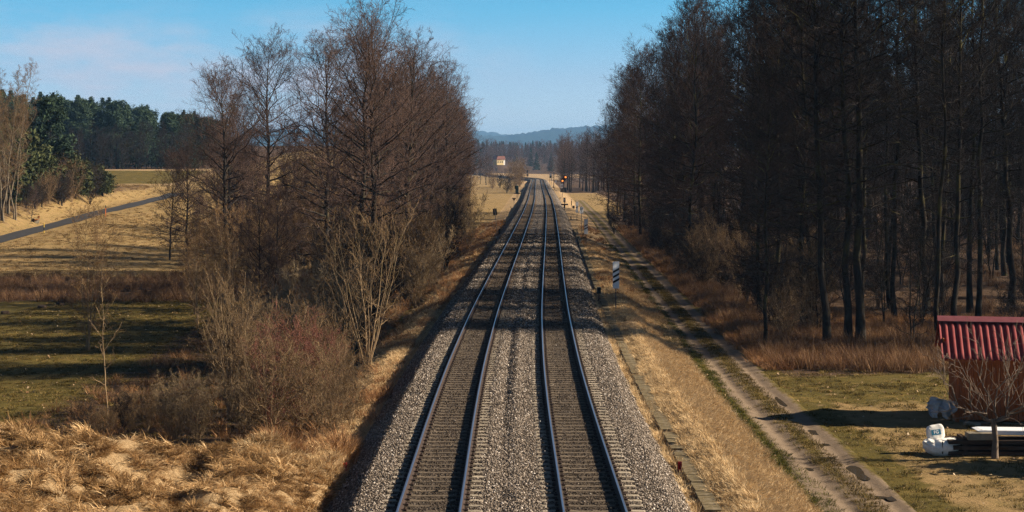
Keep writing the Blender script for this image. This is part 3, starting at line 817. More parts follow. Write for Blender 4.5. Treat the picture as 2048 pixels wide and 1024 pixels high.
for k in range(4000):
    Y = 80 + 190 * rt.random(); x = rt.uniform(14, .34 * Y + 2); u = x - float(Xc(Y))
    if u < 14.0 or Y < 82 + .2 * abs(x - 19) or not far_enough(x, Y, 1.3): continue
    n += 1
    place_tree('young_tree', D_YNG[n % 2], 'thin dark young tree in the undergrowth between the trunks of the right wood', 'tree', (x, Y, gz(x, Y)), rt.uniform(.35, .95) * (.7 if u < 16 else 1), group='young trees in the right wood')
    if n >= 110: break

# --- far group right of the line
n = 0
for k in range(1500):
    Y = rt.uniform(510, 640); x = float(Xc(Y)) + rt.uniform(8, 50)
    if not far_enough(x, Y, 5): continue
    used.append((x, Y)); n += 1
    place_tree('bare_tree', L_ALD[n % 3], 'bare brown tree in the far grove right of the line, beyond the sunny field', 'tree', (x, Y, gz(x, Y)), rt.uniform(.72, .95) * (.8 if n % 4 == 0 else 1), group='far grove right of the line')
    if n >= 60: break
# --- trees and scrub left of the line around the bend
n = 0
for k in range(400):
    Y = rt.uniform(540, 800); x = rt.uniform(-62, -6) 
    if x > -20 + (Y - 540) * .05: continue
    if not far_enough(x, Y, 7): continue
    used.append((x, Y)); n += 1
    place_tree('bare_tree', L_ALD[n % 3], 'bare brown tree in the far grove left of the line, before the yellow house', 'tree', (x, Y, gz(x, Y)), rt.uniform(.45, .68), group='far grove left of the line')
    if n >= 26: break
for k, (px, py, sc, tw) in enumerate([(1022, 384, 1.6, 'twig_ochre'), (1014, 386, 1.3, 'twig_dark'), (1040, 374, 2.0, 'twig_ochre'), (1032, 376, 2.3, 'twig_ochre'), (1000, 376, 1.3, 'twig_dark'), (985, 378, 1.4, 'twig_ochre'), (1036, 369, 2.6, 'twig_ochre')]):
    p = hit(px, py); place_tree('bush', SHRUB[tw], 'bare round bush at the left foot of the line near the green relay box', 'bush', p, sc, group='bushes by the green relay box')
p = hit(1103, 361); place_tree('beech_tree', S_ALD[1], 'small tree with rusty brown crown at the bend, left of the far grove', 'tree', p, .85)

# ------------------------------------------------------------------ shrubs before the left alders
def shrub(px, py, topy, tw, label, group=None, pro=None, href=4.2, name='bush'):
    p = hit(px, py, 50); H = (CH - (topy - HY) * p[1] / F) - p[2]
    return place_tree(name, pro or SHRUB[tw], label, 'bush', p, H / href, group=group)
G3 = 'bare shrubs on the slope below the left alders'
shrub(735, 745, 430, None, 'large shrub with pale bare stems fanning up beside the embankment slope', G3, BUSHY[0], 9.0, 'shrub_tree')
shrub(700, 742, 440, None, 'pale stemmed shrub leaning left, just left of the embankment slope', G3, BUSHY[1], 9.0, 'shrub_tree')
shrub(460, 838, 560, None, 'pale bare shrub on a short dark stem between the meadow and the red twigs', G3, BUSHY[0], 9.0, 'shrub_tree')
shrub(595, 855, 660, 'twig_crimson', 'shrub with crimson twigs in the middle of the slope thicket', G3)
shrub(640, 850, 690, 'twig_crimson', 'smaller crimson twigged shrub beside the embankment grass', G3)
shrub(545, 868, 690, 'twig_crimson', 'crimson brown shrub left of the brightest red one', G3)
shrub(350, 885, 770, 'twig_pale', 'low pale grey shrub like a broom above the straw grass', G3)
shrub(395, 893, 760, 'twig_pale', 'second low pale shrub, right beside the broom like one', G3)
SAP = tree_meshes('sapling', 81, 5, .026, .3, .95, 13, 3, 2, 0, twig='twig_ochre', bark='bark_tan', tipr=.007, e_low=.6, e_top=1.2)
shrub(218, 858, 575, None, 'slender young tree with pale stem standing in front of the dark meadow', None, SAP, 5.0, 'young_tree')
shrub(250, 905, 860, None, 'tiny bare sapling standing in the straw grass of the near bank', None, SAP, 5.0, 'young_tree')
rs = np.random.default_rng(5)
for k in range(15):
    px = rs.uniform(410, 700); py = rs.uniform(790, 890)
    tw = ['twig_ochre', 'twig_dark', 'twig_pale', 'twig_ochre', 'twig_ochre'][k % 5]
    shrub(px, py, py - rs.uniform(110, 215), tw, 'tangled bare shrub in the thicket between the straw grass and the alders', 'thicket shrubs below the left alders')
for k in range(8):
    px = rs.uniform(110, 330); py = rs.uniform(850, 885)
    shrub(px, py, py - rs.uniform(35, 80), ['twig_ochre', 'twig_dark', 'twig_ochre'][k % 3], 'thin low shrub along the foot of the straw bank before the meadow', 'low shrubs along the straw bank')
for k in range(34):
    Y = rs.uniform(76, 200); u = rs.uniform(-13, -8.2); x = float(Xc(Y)) + u
    place_tree('bush', SHRUB[['twig_ochre', 'twig_dark', 'twig_pale'][k % 3]], 'bare undergrowth shrub at the foot of the left alder row beside the embankment', 'bush', (x, Y, gz(x, Y)), rs.uniform(.8, 1.7), group='undergrowth along the left row')
for k in range(44):
    Y = rs.uniform(150, 430); x = float(Xc(Y)) + np.interp(Y, [150, 190, 300, 420], [-9.5, -10.5, -16, -20]) + rs.uniform(-3, 1)
    place_tree('bush', SHRUB[['twig_ochre', 'twig_dark', 'twig_dark'][k % 3]], 'bare bush closing the gaps between the farther trunks of the left row', 'bush', (x, Y, gz(x, Y)), rs.uniform(.9, 1.7), group='bushes along the far left row')
for k in range(46):
    Y = rs.uniform(80, 250); x = float(Xc(Y)) + rs.uniform(13.5, 17) if k % 2 else rs.uniform(14, .33 * Y)
    place_tree('bush', SHRUB[['twig_ochre', 'twig_dark', 'twig_dark'][k % 3]], 'bare undergrowth shrub among the trunks of the right wood', 'bush', (x, Y, gz(x, Y)), rs.uniform(.6, 1.3), group='undergrowth of the right wood')

# ------------------------------------------------------------------ conifers and the left hill
def leafy(name, seed, tufts, mat, size, n_per, spread, flat=.5):
    """needle sprays: small leaf-sized faces spread round tuft centres"""
    r = np.random.default_rng(seed)
    C = np.repeat(np.asarray(tufts), n_per, 0); n = len(C)
    C = C + r.normal(0, spread, (n, 3)) * np.array([1, 1, flat])
    d = r.normal(size=(n, 3)); d /= np.linalg.norm(d, axis=1, keepdims=True)
    e = np.cross(d, r.normal(size=(n, 3))); e /= np.linalg.norm(e, axis=1, keepdims=True)
    s = size * r.uniform(.6, 1.4, (n, 1))
    V = np.stack([C - d * s, C - e * s * .35, C + d * s, C + e * s * .35], 1).reshape(-1, 3)
    q = np.arange(n * 4).reshape(n, 4)
    tn = np.repeat(np.clip(r.beta(2, 2, len(tufts)), 0, 1), n_per * 4) * .7 + .3 * np.repeat(r.random(n), 4)
    return mesh_np(name, V, [q], mat, link=False, attrs={'tint': tn})

def spruce(seed, H=18.0, rad=2.6, base=.12):
    r = np.random.default_rng(seed); T = []
    for k in range(34):
        w = k / 33; z = H * (base + (1 - base) * w); L = rad * (1 - w) ** .8 * r.uniform(.75, 1.1) + .15
        for j in range(int(9 - 5 * w)):
            a = r.uniform(0, 6.28)
            for q in np.linspace(.25, 1, 5): T.append((L * q * math.cos(a), L * q * math.sin(a), z - .32 * L * q + r.normal(0, .08)))
    crown = leafy('crown', seed, T, M['needle'], .26, 6, .18)
    tr = MB().cyl((0, 0, -.3), (0, 0, H * .97), .2, 7, 0, .02).build('trunk', M['bark'], link=False)
    return tr, crown

def pine(seed, H=14.0, rad=3.6, mat='needle', lo=.35, n=46):
    r = np.random.default_rng(seed); T = []; P = []
    for k in range(n):
        w = r.random(); z = H * (lo + (1 - lo) * w); a = r.uniform(0, 6.28); L = rad * math.sqrt(max(.05, 1 - (1.15 * w - .25) ** 2)) * r.uniform(.4, 1.05)
        e = np.array([L * math.cos(a), L * math.sin(a), z + .25 * L])
        P.append(np.linspace(np.array([0, 0, z - .3]), e, 5))
        for q in range(7): T.append(e * np.array([1, 1, 1]) - np.array([math.cos(a), math.sin(a), .2]) * r.uniform(0, .5 * L) + r.normal(0, .38, 3))
    P = np.array(P); R = np.repeat(np.linspace(.07, .02, 5)[None], n, 0)
    crown = leafy('crown', seed, T, M[mat], .25, 22, .34, .7)
    tv, tq = tubes(np.array([np.linspace((0, 0, -.3), (0, 0, H * .95), 8)]), np.linspace(.24, .04, 8)[None], 8)
    lv, lq = tubes(P, R, 5)
    return mesh_np('trunk', np.concatenate([tv, lv]), [np.concatenate([tq, lq + len(tv)])], M['bark'], link=False), crown
SPR = [spruce(300 + k, 16, 4.2 + .4 * k) for k in range(3)]
PIN = [pine(320, 14, 3.6), pine(321, 15, 3.0, 'needle', .45)]
DENSE = [pine(330, 5.5, 2.8, 'needle_warm', .12, 40)]
p = hit(118, 398, 150); place_tree('pine_tree', PIN[0], 'round topped dark green pine on the bank above the bench', 'tree', p + np.array([-3, 6, 0]), 1.0)
p = hit(150, 396, 150); place_tree('evergreen_bush', DENSE[0], 'dark evergreen bush under the pine on the path bank', 'bush', p, 1.0)
p = hit(205, 392, 150); place_tree('evergreen_bush', DENSE[0], 'rounded dark brown green bush at the right end of the path bank', 'bush', p, .72)
p = hit(185, 394, 150); place_tree('bush', SHRUB['twig_dark'], 'dark twiggy bush between the evergreen bush and the rounded one', 'bush', p, 1.1)
p = hit(60, 400, 150); place_tree('evergreen_tree', DENSE[0], 'olive green bushy tree behind the pale birches on the bank', 'tree', p + np.array([-4, 10, 0]), 1.9)
p = hit(20, 420, 150); place_tree('evergreen_tree', DENSE[0], 'olive green bushy tree at the far left end of the bank', 'tree', p + np.array([-4, 8, 0]), 1.7)
p = hit(100, 395, 150); place_tree('bush', SHRUB['twig_crimson'], 'reddish twiggy bush on the bank left of the white post', 'bush', p, 1.0)
BIR = tree_meshes('birch', 90, 16, .10, .2, 2.6, 50, 8, 6, 3, stems=2, twig='twig_ochre', bark='bark_birch', tipr=.007, e_low=.5, e_top=1.2)
for px, py, sc, lab in [(5, 440, 1.12, 'pale bare birch at the far left edge of the bank'), (30, 440, 1.0, 'pale bare birch with thin stem left of the orange bench'), (15, 425, 1.15, 'pale bare birch standing behind the two others on the bank')]:
    p = hit(px, py, 150); place_tree('birch_tree', BIR, lab, 'tree', p, sc, group='pale birches on the left bank')
p = hit(62, 447, 150); place_tree('young_tree', S_ALD[1], 'small leaning dark tree right beside the orange bench', 'tree', p, .38, None, None, (0, -.18))
for px, py, sc in [(95, 402, 1.2), (175, 394, .85), (40, 405, 1.5), (125, 398, .9)]:
    p = hit(px, py, 150); place_tree('evergreen_bush', DENSE[0], 'dense dark olive bush in the thicket on the path bank', 'bush', p + np.array([-2, 4, 0]), sc, group='olive bushes on the path bank')
for k in range(26):
    p = hit(rs.uniform(-40, 190), rs.uniform(390, 420), 150)
    place_tree('bush', SHRUB[['twig_ochre', 'twig_dark', 'twig_dark'][k % 3]], 'bare bush on the cut bank beyond the asphalt path', 'bush', p, rs.uniform(.6, 1.3), group='bushes on the cut bank')
n = 0
for k in range(3000):
    Y = rt.uniform(380, 500); x = rt.uniform(-.345 * Y, -.185 * Y)
    if not far_enough(x, Y, 3.6): continue
    used.append((x, Y)); n += 1
    if Y < 408: place_tree('bare_tree', D_YNG[n % 2], 'bare brown tree along the front edge of the conifer wood on the hill', 'tree', (x, Y, gz(x, Y)), rt.uniform(.75, 1.0), group='bare trees before the hill conifers')
    else: place_tree('pine_tree' if n % 3 else 'spruce_tree', PIN[n % 2] if n % 3 else SPR[n // 3 % 3], 'dark green conifer in the wood on the left hill', 'tree', (x, Y, gz(x, Y)), rt.uniform(.72, 1.02) * float(np.interp(x / Y, [-.33, -.25, -.19], [1.28, 1.16, .86])), group='conifers on the left hill')
    if n >= 185: break

# ------------------------------------------------------------------ scattered stuff by geometry nodes
def scatter(name, protos, pos, rot, scl, idx):
    """one object of kind stuff: many copies of a few tufts"""
    c = bpy.data.collections.new(name + '_tufts')
    for o in protos: c.objects.link(o)
    me = bpy.data.meshes.new(name); me.vertices.add(len(pos)); me.vertices.foreach_set('co', np.asarray(pos, np.float32).ravel())
    a = me.attributes.new('rot', 'FLOAT_VECTOR', 'POINT'); a.data.foreach_set('vector', np.asarray(rot, np.float32).ravel())
    a = me.attributes.new('scl', 'FLOAT', 'POINT'); a.data.foreach_set('value', np.asarray(scl, np.float32))
    a = me.attributes.new('idx', 'INT', 'POINT'); a.data.foreach_set('value', np.asarray(idx, np.int32))
    o = bpy.data.objects.new(name, me); COL.objects.link(o)
    ng = bpy.data.node_groups.new(name, 'GeometryNodeTree')
    ng.interface.new_socket('Geometry', in_out='INPUT', socket_type='NodeSocketGeometry'); ng.interface.new_socket('Geometry', in_out='OUTPUT', socket_type='NodeSocketGeometry')
    gi, go = ng.nodes.new('NodeGroupInput'), ng.nodes.new('NodeGroupOutput')
    ci = ng.nodes.new('GeometryNodeCollectionInfo'); ci.inputs['Collection'].default_value = c
    ci.inputs['Separate Children'].default_value = True; ci.inputs['Reset Children'].default_value = True
    ip = ng.nodes.new('GeometryNodeInstanceOnPoints'); ip.inputs['Pick Instance'].default_value = True
    def na(nm, ty):
        n_ = ng.nodes.new('GeometryNodeInputNamedAttribute'); n_.data_type = ty; n_.inputs['Name'].default_value = nm
        return n_.outputs[0]
    er = ng.nodes.new('FunctionNodeEulerToRotation')
    ng.links.new(na('rot', 'FLOAT_VECTOR'), er.inputs[0]); ng.links.new(er.outputs[0], ip.inputs['Rotation'])
    ng.links.new(na('scl', 'FLOAT'), ip.inputs['Scale']); ng.links.new(na('idx', 'INT'), ip.inputs['Instance Index'])
    ng.links.new(gi.outputs[0], ip.inputs['Points']); ng.links.new(ci.outputs[0], ip.inputs['Instance']); ng.links.new(ip.outputs[0], go.inputs[0])
    md = o.modifiers.new('scatter', 'NODES'); md.node_group = ng
    return tag(o, kind='stuff')

def blades(name, seed, n, R, L, width, lean, mat, bend=.8, az0=None, azs=9.0, tmean=.5):
    """a tuft of grass blades"""
    r = np.random.default_rng(seed); K = 5; t = np.linspace(0, 1, K)
    a0 = r.uniform(0, 2 * PI, n); rr = R * np.sqrt(r.random(n))
    B = np.stack([rr * np.cos(a0), rr * np.sin(a0), np.full(n, -.03)], -1)
    az = a0 + r.normal(0, .7, n) if az0 is None else az0 + r.normal(0, azs, n)
    l = L * r.uniform(.55, 1.15, n); th = lean * r.uniform(.4, 1.4, n)
    ang = th[:, None] + bend * r.uniform(.5, 1.5, n)[:, None] * t[None]
    seg = (l / (K - 1))[:, None]
    h = np.cumsum(np.sin(ang) * seg, 1) - np.sin(ang[:, :1]) * seg; z = np.cumsum(np.cos(ang) * seg, 1) - np.cos(ang[:, :1]) * seg
    z = np.maximum(z, -.02 + .02 * t)
    P = B[:, None] + np.stack([h * np.cos(az)[:, None], h * np.sin(az)[:, None], z], -1)
    side = np.stack([-np.sin(az), np.cos(az), np.zeros(n)], -1)
    side = side + r.normal(0, .35, (n, 3)); side /= np.linalg.norm(side, axis=1, keepdims=True)
    w = width * (1 - t ** 1.6 * .93)[None, :, None] * r.uniform(.6, 1.3, (n, 1, 1))
    V = np.stack([P - side[:, None] * w, P + side[:, None] * w], 2)          # n,K,2,3
    i = np.arange(n * K * 2).reshape(n, K, 2)
    q = np.stack([i[:, :-1, 0], i[:, :-1, 1], i[:, 1:, 1], i[:, 1:, 0]], -1).reshape(-1, 4)
    tn = np.repeat(np.clip(r.normal(tmean, .2, n), 0, 1), K * 2)
    return mesh_np(name, V.reshape(-1, 3), [q], mat, link=False, attrs={'tint': tn})

def spread(n, fx, seed, zoff=0.0):
    """random ground points accepted by fx(X,Y)->(lo,hi) boxes"""
    r = np.random.default_rng(seed); (x0, x1, y0, y1, track, cond) = fx
    Y = y0 + (y1 - y0) * r.random(n); X = x0 + (x1 - x0) * r.random(n)
    if track: X = X + Xc(Y)
    if cond is not None:
        k = cond(X, Y, X - Xc(Y), r); X, Y = X[k], Y[k]
    return np.stack([X, Y, ground(X, Y) + zoff], -1)

def scat(name, protos, pts, seed, s0, s1, tilt=.12, az=None):
    r = np.random.default_rng(seed); n = len(pts)
    rot = np.stack([r.normal(0, tilt, n), r.normal(0, tilt, n), r.uniform(0, 6.28, n) if az is None else az + r.normal(0, .5, n)], -1)
    return scatter(name, protos, pts, rot, r.uniform(s0, s1, n), r.integers(0, len(protos), n))

# long straw combed over the bank beside the bridge
TUS = [blades('tuft', 400 + k, 180, .26, .40, .008, 1.05, M['straw'], 1.3, 0.0, .8, .30 + .12 * k) for k in range(4)] + [blades('tuft', 410 + k, 130, .18, .36, .008, .7, M['straw'], 1.4, None, 0, .3 + .35 * k) for k in range(2)]
pts = spread(6400, (-19, -4.7, 30, 53, False, lambda X, Y, u, r: (r.random(len(X)) < .95) & (Y < 53 + (X + 5) * .35) & (vnoise(X * 1.6, Y * 1.3, 91) + .42 > r.random(len(X)) * .5)), 11)
scat('tall_dry_grass', TUS, pts, 12, .5, 1.3, .3, -2.0 + 3.4 * vnoise(pts[:, 0] * .45, pts[:, 1] * .45, 120) + 1.6 * vnoise(pts[:, 0] * 1.3, pts[:, 1] * 1.3, 121))
# straw on the embankment slopes
SHT = [blades('tuft', 420 + k, 70, .16, .30, .0075, .35, M['straw_short'], 1.0, None, 0, .6) for k in range(4)]
pts = np.concatenate([
    spread(15000, (5.55, 8.5, 34, 80, True, lambda X, Y, u, r: vnoise(X * .9, Y * .6, 92) + .5 + (u < 7.8) * .2 > r.random(len(X))), 13),
    spread(5200, (4.65, 5.75, 34, 110, True, lambda X, Y, u, r: ((u < 5.0) | (u > 5.46) | (r.random(len(X)) < .05)) & (vnoise(X * .9, Y * .5, 106) + .35 > r.random(len(X)))), 131),
    spread(9000, (5.5, 8.9, 80, 180, True, lambda X, Y, u, r: vnoise(X * .5, Y * .3, 93) + .42 > r.random(len(X))), 14),
    spread(8000, (-8.2, -4.7, 45, 90, True, lambda X, Y, u, r: vnoise(X * .5, Y * .4, 94) + .5 > r.random(len(X))), 15),
    spread(4000, (-8, -4.8, 90, 200, True, lambda X, Y, u, r: vnoise(X * .5, Y * .3, 95) + .4 > r.random(len(X))), 16)])
scat('dry_grass', SHT, pts, 17, .6, 1.25)
M['field_grass'] = tinted('field_grass', [(.0, (.11, .07, .028)), (.5, (.25, .165, .07)), (1, (.42, .29, .14))], transl=.2)
FLD = [blades('tuft', 470 + k, 60, .30, .26, .011, .4, M['field_grass'], 1.0, None, 0, .35 + .2 * k) for k in range(3)]
pts = spread(15000, (-80, -20, 148, 275, False, lambda X, Y, u, r: (vnoise(X * .12, Y * .08, 107) + .6 > r.random(len(X))) & (np.abs(X - np.interp(Y, ysp, PATHX)) > 1.9)), 132)
scat('field_grass', FLD, pts, 133, .5, 1.3)
# reddish dry grass and reeds: along the road, before the wood, by the stream
RED = [blades('tuft', 430 + k, 60, .28, .95, .009, .16, M['reed'], .45, None, 0, .5) for k in range(3)]
RUS = [blades('tuft', 440 + k, 60, .25, .62, .009, .25, M['rust_grass'], .8, None, 0, .55) for k in range(3)]
pts = np.concatenate([
    spread(2600, (12.4, 14.8, 78, 230, True, lambda X, Y, u, r: vnoise(X * .3, Y * .12, 96) + .45 > r.random(len(X))), 18),
    spread(3000, (13, 33, 72, 91, False, lambda X, Y, u, r: (Y > 73.5 + .28 * np.abs(X - 19) + 2 * vnoise(X * .4, X * 0, 9)) & (vnoise(X * .3, Y * .3, 97) + .6 > r.random(len(X)))), 19),
    spread(5200, (14, 75, 90, 230, False, lambda X, Y, u, r: (u > 14.5) & (vnoise(X * .08, Y * .06, 98) + .3 > r.random(len(X)))), 20),
    spread(5200, (-75, -17, 122, 147, False, lambda X, Y, u, r: (vnoise(X * .10, Y * .2, 99) + .55 > r.random(len(X))) & (np.abs(Y - 131) > 1.6)), 21)])
scat('reeds', RED, pts, 22, .6, 1.25)
pts = np.concatenate([
    spread(2400, (11.9, 14.5, 75, 240, True, None), 23),
    spread(2600, (-9.5, -5.2, 52, 260, True, lambda X, Y, u, r: vnoise(X * .3, Y * .15, 100) + .45 > r.random(len(X))), 24),
    spread(1500, (-20, -9, 60, 240, True, None), 25),
    spread(900, (5.4, 9, 100, 230, True, lambda X, Y, u, r: vnoise(X * .3, Y * .12, 101) + .25 > r.random(len(X))), 26),
    spread(2500, (12, 34, 74, 100, False, lambda X, Y, u, r: Y > 75 + .25 * np.abs(X - 19)), 27),
    spread(900, (-7.4, -5.0, 47, 64, True, lambda X, Y, u, r: vnoise(X * .7, Y * .5, 105) + .2 > r.random(len(X))), 127)])
scat('rusty_undergrowth', RUS, pts, 28, .5, 1.2)
# short green grass of the meadow, garden and road verge
GRN = [blades('tuft', 450 + k, 46, .22, .15, .009, .4, M['green_grass'], .9, None, 0, .4 + .12 * k) for k in range(3)]
pts = np.concatenate([
    spread(12000, (-36, -9, 54, 125, False, None), 29),
    spread(4500, (10.15, 10.75, 36, 150, True, None), 31),
    spread(6000, (11.6, 30, 40, 76, True, lambda X, Y, u, r: vnoise(X * .5, Y * .5, 104) + .5 > r.random(len(X))), 32)])
scat('grass', GRN, pts, 33, .5, 1.2)
VRG = [blades('tuft', 460 + k, 46, .22, .17, .009, .4, M['verge_grass'], .9, None, 0, .4 + .12 * k) for k in range(3)]
pts = spread(8000, (8.1, 9.35, 36, 190, True, lambda X, Y, u, r: (u > 8.4 + 1.2 * vnoise(X * .3, Y * .2, 141)) & (vnoise(X * .6, Y * .3, 142) + .62 > r.random(len(X)))), 30)
scat('verge_grass', VRG, pts, 143, .5, 1.2)
# dead leaves over meadow and garden
def leaves():
    r = np.random.default_rng(34)
    pts = np.concatenate([spread(2600, (-36, -9, 56, 124, False, None), 35), spread(700, (11.6, 28, 42, 74, True, None), 36), spread(900, (5.5, 9, 36, 90, True, None), 37)])
    n = len(pts); pts[:, 2] += .05
    a = r.uniform(0, 6.28, n); s = r.uniform(.03, .075, n)[:, None]
    d = np.stack([np.cos(a), np.sin(a), r.normal(0, .4, n)], -1) * s; e = np.stack([-np.sin(a), np.cos(a), r.normal(0, .5, n)], -1) * s * .6
    c = pts + np.array([0, 0, .02])
    V = np.stack([pts - d, c - e, pts + d, c + e], 1).reshape(-1, 3); q = np.arange(4 * n).reshape(n, 4)
    o = mesh_np('leaves', V, [q], M['dead_leaf'], attrs={'tint': np.repeat(r.random(n), 4)}); tag(o, kind='stuff')
leaves()

# far woods: low detail bare trees and conifers
FAR_B = [tree_meshes('far_tree', 500 + k, 17, .22, .15, 4.6, 26, 6, 5, 0, tipr=.03, twig='twig_red')[1] for k in range(3)]
FAR_S = [spruce(520 + k, 15, 3.4)[1] for k in range(2)]
r = np.random.default_rng(600)
n = 1000; Y = r.uniform(1165, 1600, n); X = r.uniform(-130, 150, n) * Y / 1200
pts = np.stack([X, Y, ground(X, Y)], -1); isS = (Y > 1500) | (r.random(n) < .07)
o = scatter('far_woods', FAR_B + FAR_S, pts, np.stack([np.zeros(n), np.zeros(n), r.uniform(0, 6, n)], -1), r.uniform(.7, 1.05, n), np.where(isS, 3 + r.integers(0, 2, n), r.integers(0, 3, n)))
n = 160; Y = r.uniform(330, 470, n); X = r.uniform(.16, .40, n) * Y
pts = np.stack([X, Y, ground(X, Y)], -1)
scatter('woods_behind', FAR_B + FAR_S, pts, np.stack([np.zeros(n), np.zeros(n), r.uniform(0, 6, n)], -1), r.uniform(.6, .95, n), np.where(r.random(n) < .3, 3, r.integers(0, 3, n)))

# hills on the horizon
M['forest_far'] = simple('far_forest_cover', (.028, .042, .034), (.016, .026, .022), .03, .95, .05)
def hill(d, xs, yt, seed, step=12, depth=1100, jag=14):
    X = np.arange(-1600, 2000, step); crest = CH + (HY - np.interp(X * F / d + CX, xs, yt)) * d / F
    rows = []
    for k, f in enumerate(np.linspace(0, 1, 12)):
        h = np.sin(f * PI / 2) if f <= 1 else 1
        rows.append(np.stack([X, np.full(len(X), d - depth * (1 - f)), 6 + (crest - 6) * h + jag * (.5 * vnoise(X * .012, X * 0 + k, seed) + 1.0 * vnoise(X * .11, X * 0 + k, seed + 1)) * (.3 + .7 * f)], -1))
    rows.append(rows[-1] + np.array([0, 500, -90]))
    P = np.array(rows)
    o = mesh_np('hills', P.reshape(-1, 3), [grid_faces(*P.shape[:2])], M['forest_far']); tag(o, kind='structure')
hill(6500, [300, 940, 1010, 1060, 1120, 1215, 1700], [266, 270, 274, 265, 258, 250, 238], 1)
hill(8500, [300, 930, 970, 1010, 1100, 1700], [258, 262, 263, 270, 276, 280], 5, 16, 1200, 12)

# ------------------------------------------------------------------ signs and small things along the line
M['sign_white'] = simple('sign_white', (.80, .82, .84), (.70, .72, .75), 5, .5, .3)
M['sign_black'] = simple('sign_black', (.014, .015, .017), (.01, .01, .012), 9, .6)
M['steel'] = simple('galvanised_post', (.14, .13, .12), (.08, .07, .065), 7, .6, .3, .3)
M['dark'] = simple('dark_paint', (.02, .024, .028), (.012, .014, .016), 6, .6)
M['red'] = simple('red_paint', (.42, .02, .022), (.26, .014, .016), 8, .6)
M['dark_red'] = simple('dark_red_paint', (.14, .02, .016), (.08, .015, .012), 8, .6)
M['cabinet'] = simple('cabinet_green', (.03, .065, .06), (.02, .045, .042), 6, .6)
M['concrete'] = simple('concrete', (.30, .26, .20), (.17, .145, .10), 3, .95, .1, bmp=.3)
M['slab'] = simple('mossy_slab', (.22, .18, .12), (.09, .07, .03), 3.2, .95, .1, bmp=.5)
M['orange'] = simple('orange_paint', (.62, .16, .035), (.45, .11, .025), 6, .6)
M['yellow'] = simple('yellow_paint', (.60, .42, .06), (.45, .30, .04), 6, .6)

def text_mesh(txt, size, mat, name, parent, loc, rot=(PI / 2, 0, 0), depth=.004, bold=.02):
    cu = bpy.data.curves.new(name, 'FONT'); cu.body = txt; cu.size = size; cu.align_x = 'CENTER'; cu.align_y = 'CENTER'; cu.extrude = depth
    cu.offset = size * bold
    o = bpy.data.objects.new(name, cu)
    COL.objects.link(o); dg = bpy.context.evaluated_depsgraph_get()
    me = bpy.data.meshes.new_from_object(o.evaluated_get(dg)); COL.objects.unlink(o); bpy.data.objects.remove(o)
    m = bpy.data.objects.new(name, me); COL.objects.link(m); m.parent = parent; m.location = loc; m.rotation_euler = rot
    me.materials.clear(); me.materials.append(mat)
    return m

def board(px, py_base, py_bot, py_top, wpx, stripes, label, group):
    p = hit(px, py_base); d = p[1]
    z0 = CH - (py_bot - HY) * d / F - p[2]; z1 = CH - (py_top - HY) * d / F - p[2]; w = wpx * d / F
    t = thing('distance_board', label, 'railway sign', p, .26, group)
    MB().cyl((0, .03, -.3), (0, .03, z1 - .1), .032, 10).build('post', M['steel'], t)
    b = MB().box((0, 0, (z0 + z1) / 2), (w, .03, z1 - z0)).build('board', M['sign_white'], t, bevel=.006)
    h = z1 - z0
    for k in range(stripes):
        c = (z0 + z1) / 2 + (0 if stripes == 1 else ((stripes - 1) / 2 - k) * .19 * h) + (.0 if stripes == 1 else -.02 * h)
        a, th = w * .49, .042 * h
        MB().prism([(-a, c - th - a * .5), (a, c - th + a * .5), (a, c + th + a * .5), (-a, c + th - a * .5)], -.019, -.0155).build('stripe', M['sign_black'], b)
G4 = 'striped distance boards right of the railway'
board(1232, 622, 577, 523, 13.5, 3, 'white board with three black diagonal stripes on a thin post, nearest of the boards', G4)
board(1172, 494, 468, 438, 7.5, 2, 'white board with two black diagonal stripes in front of the 52 2 sign', G4)
board(1154, 441, 425, 404, 5.4, 1, 'white board with one black diagonal stripe just behind the 52 2 sign', G4)

p = hit(1163, 466); d = p[1]
t = thing('kilometre_sign', 'white kilometre sign reading 52 above 2 between the one and two stripe boards', 'railway sign', p, .22)
zt, zb = CH - (414 - HY) * d / F - p[2], CH - (427 - HY) * d / F - p[2]
MB().cyl((0, .035, -.3), (0, .035, zt + .12), .034, 10).build('post', M['steel'], t)
b = MB().box((0, 0, (zt + zb) / 2), (7.6 * d / F, .03, zt - zb)).build('board', M['sign_white'], t, bevel=.006)
text_mesh('52', .33, M['sign_black'], 'lettering', b, (0, -.018, (zt + zb) / 2 + .15), bold=0); text_mesh('2', .33, M['sign_black'], 'lettering', b, (0, -.018, (zt + zb) / 2 - .16), bold=0)

# dark mileage box on a red post by the trough
p = hit(1198, 601, 60)
t = thing('marker_post', 'short red post with dark box on top beside the three stripe board', 'marker post', p)
MB().box((-.03, 0, .22), (.035, .07, .95)).box((.05, .0, .22), (.03, .05, .95)).build('post', M['dark_red'], t)
MB().box((0, -.01, .66), (.26, .2, .42), taper=.96).build('box', M['dark'], t, bevel=.012)
# red plates by the ballast
for px, py, lab in [(1360, 946, 'short red steel stake beside the cable trough, right of the tracks'), (690, 948, 'short red steel stake at the foot of the left ballast on the grass')]:
    p = hit(px, py)
    t = thing('marker_stake', lab, 'stake', p, group='red stakes beside the ballast')
    MB().box((-.048, 0, .16), (.012, .06, .34)).box((.048, 0, .16), (.012, .06, .34)).box((0, .024, .16), (.084, .012, .34)).build('plate', M['red'], t)
    MB().cyl((0, .04, -.25), (0, .04, .05), .018, 8).build('rod', M['steel'], t)

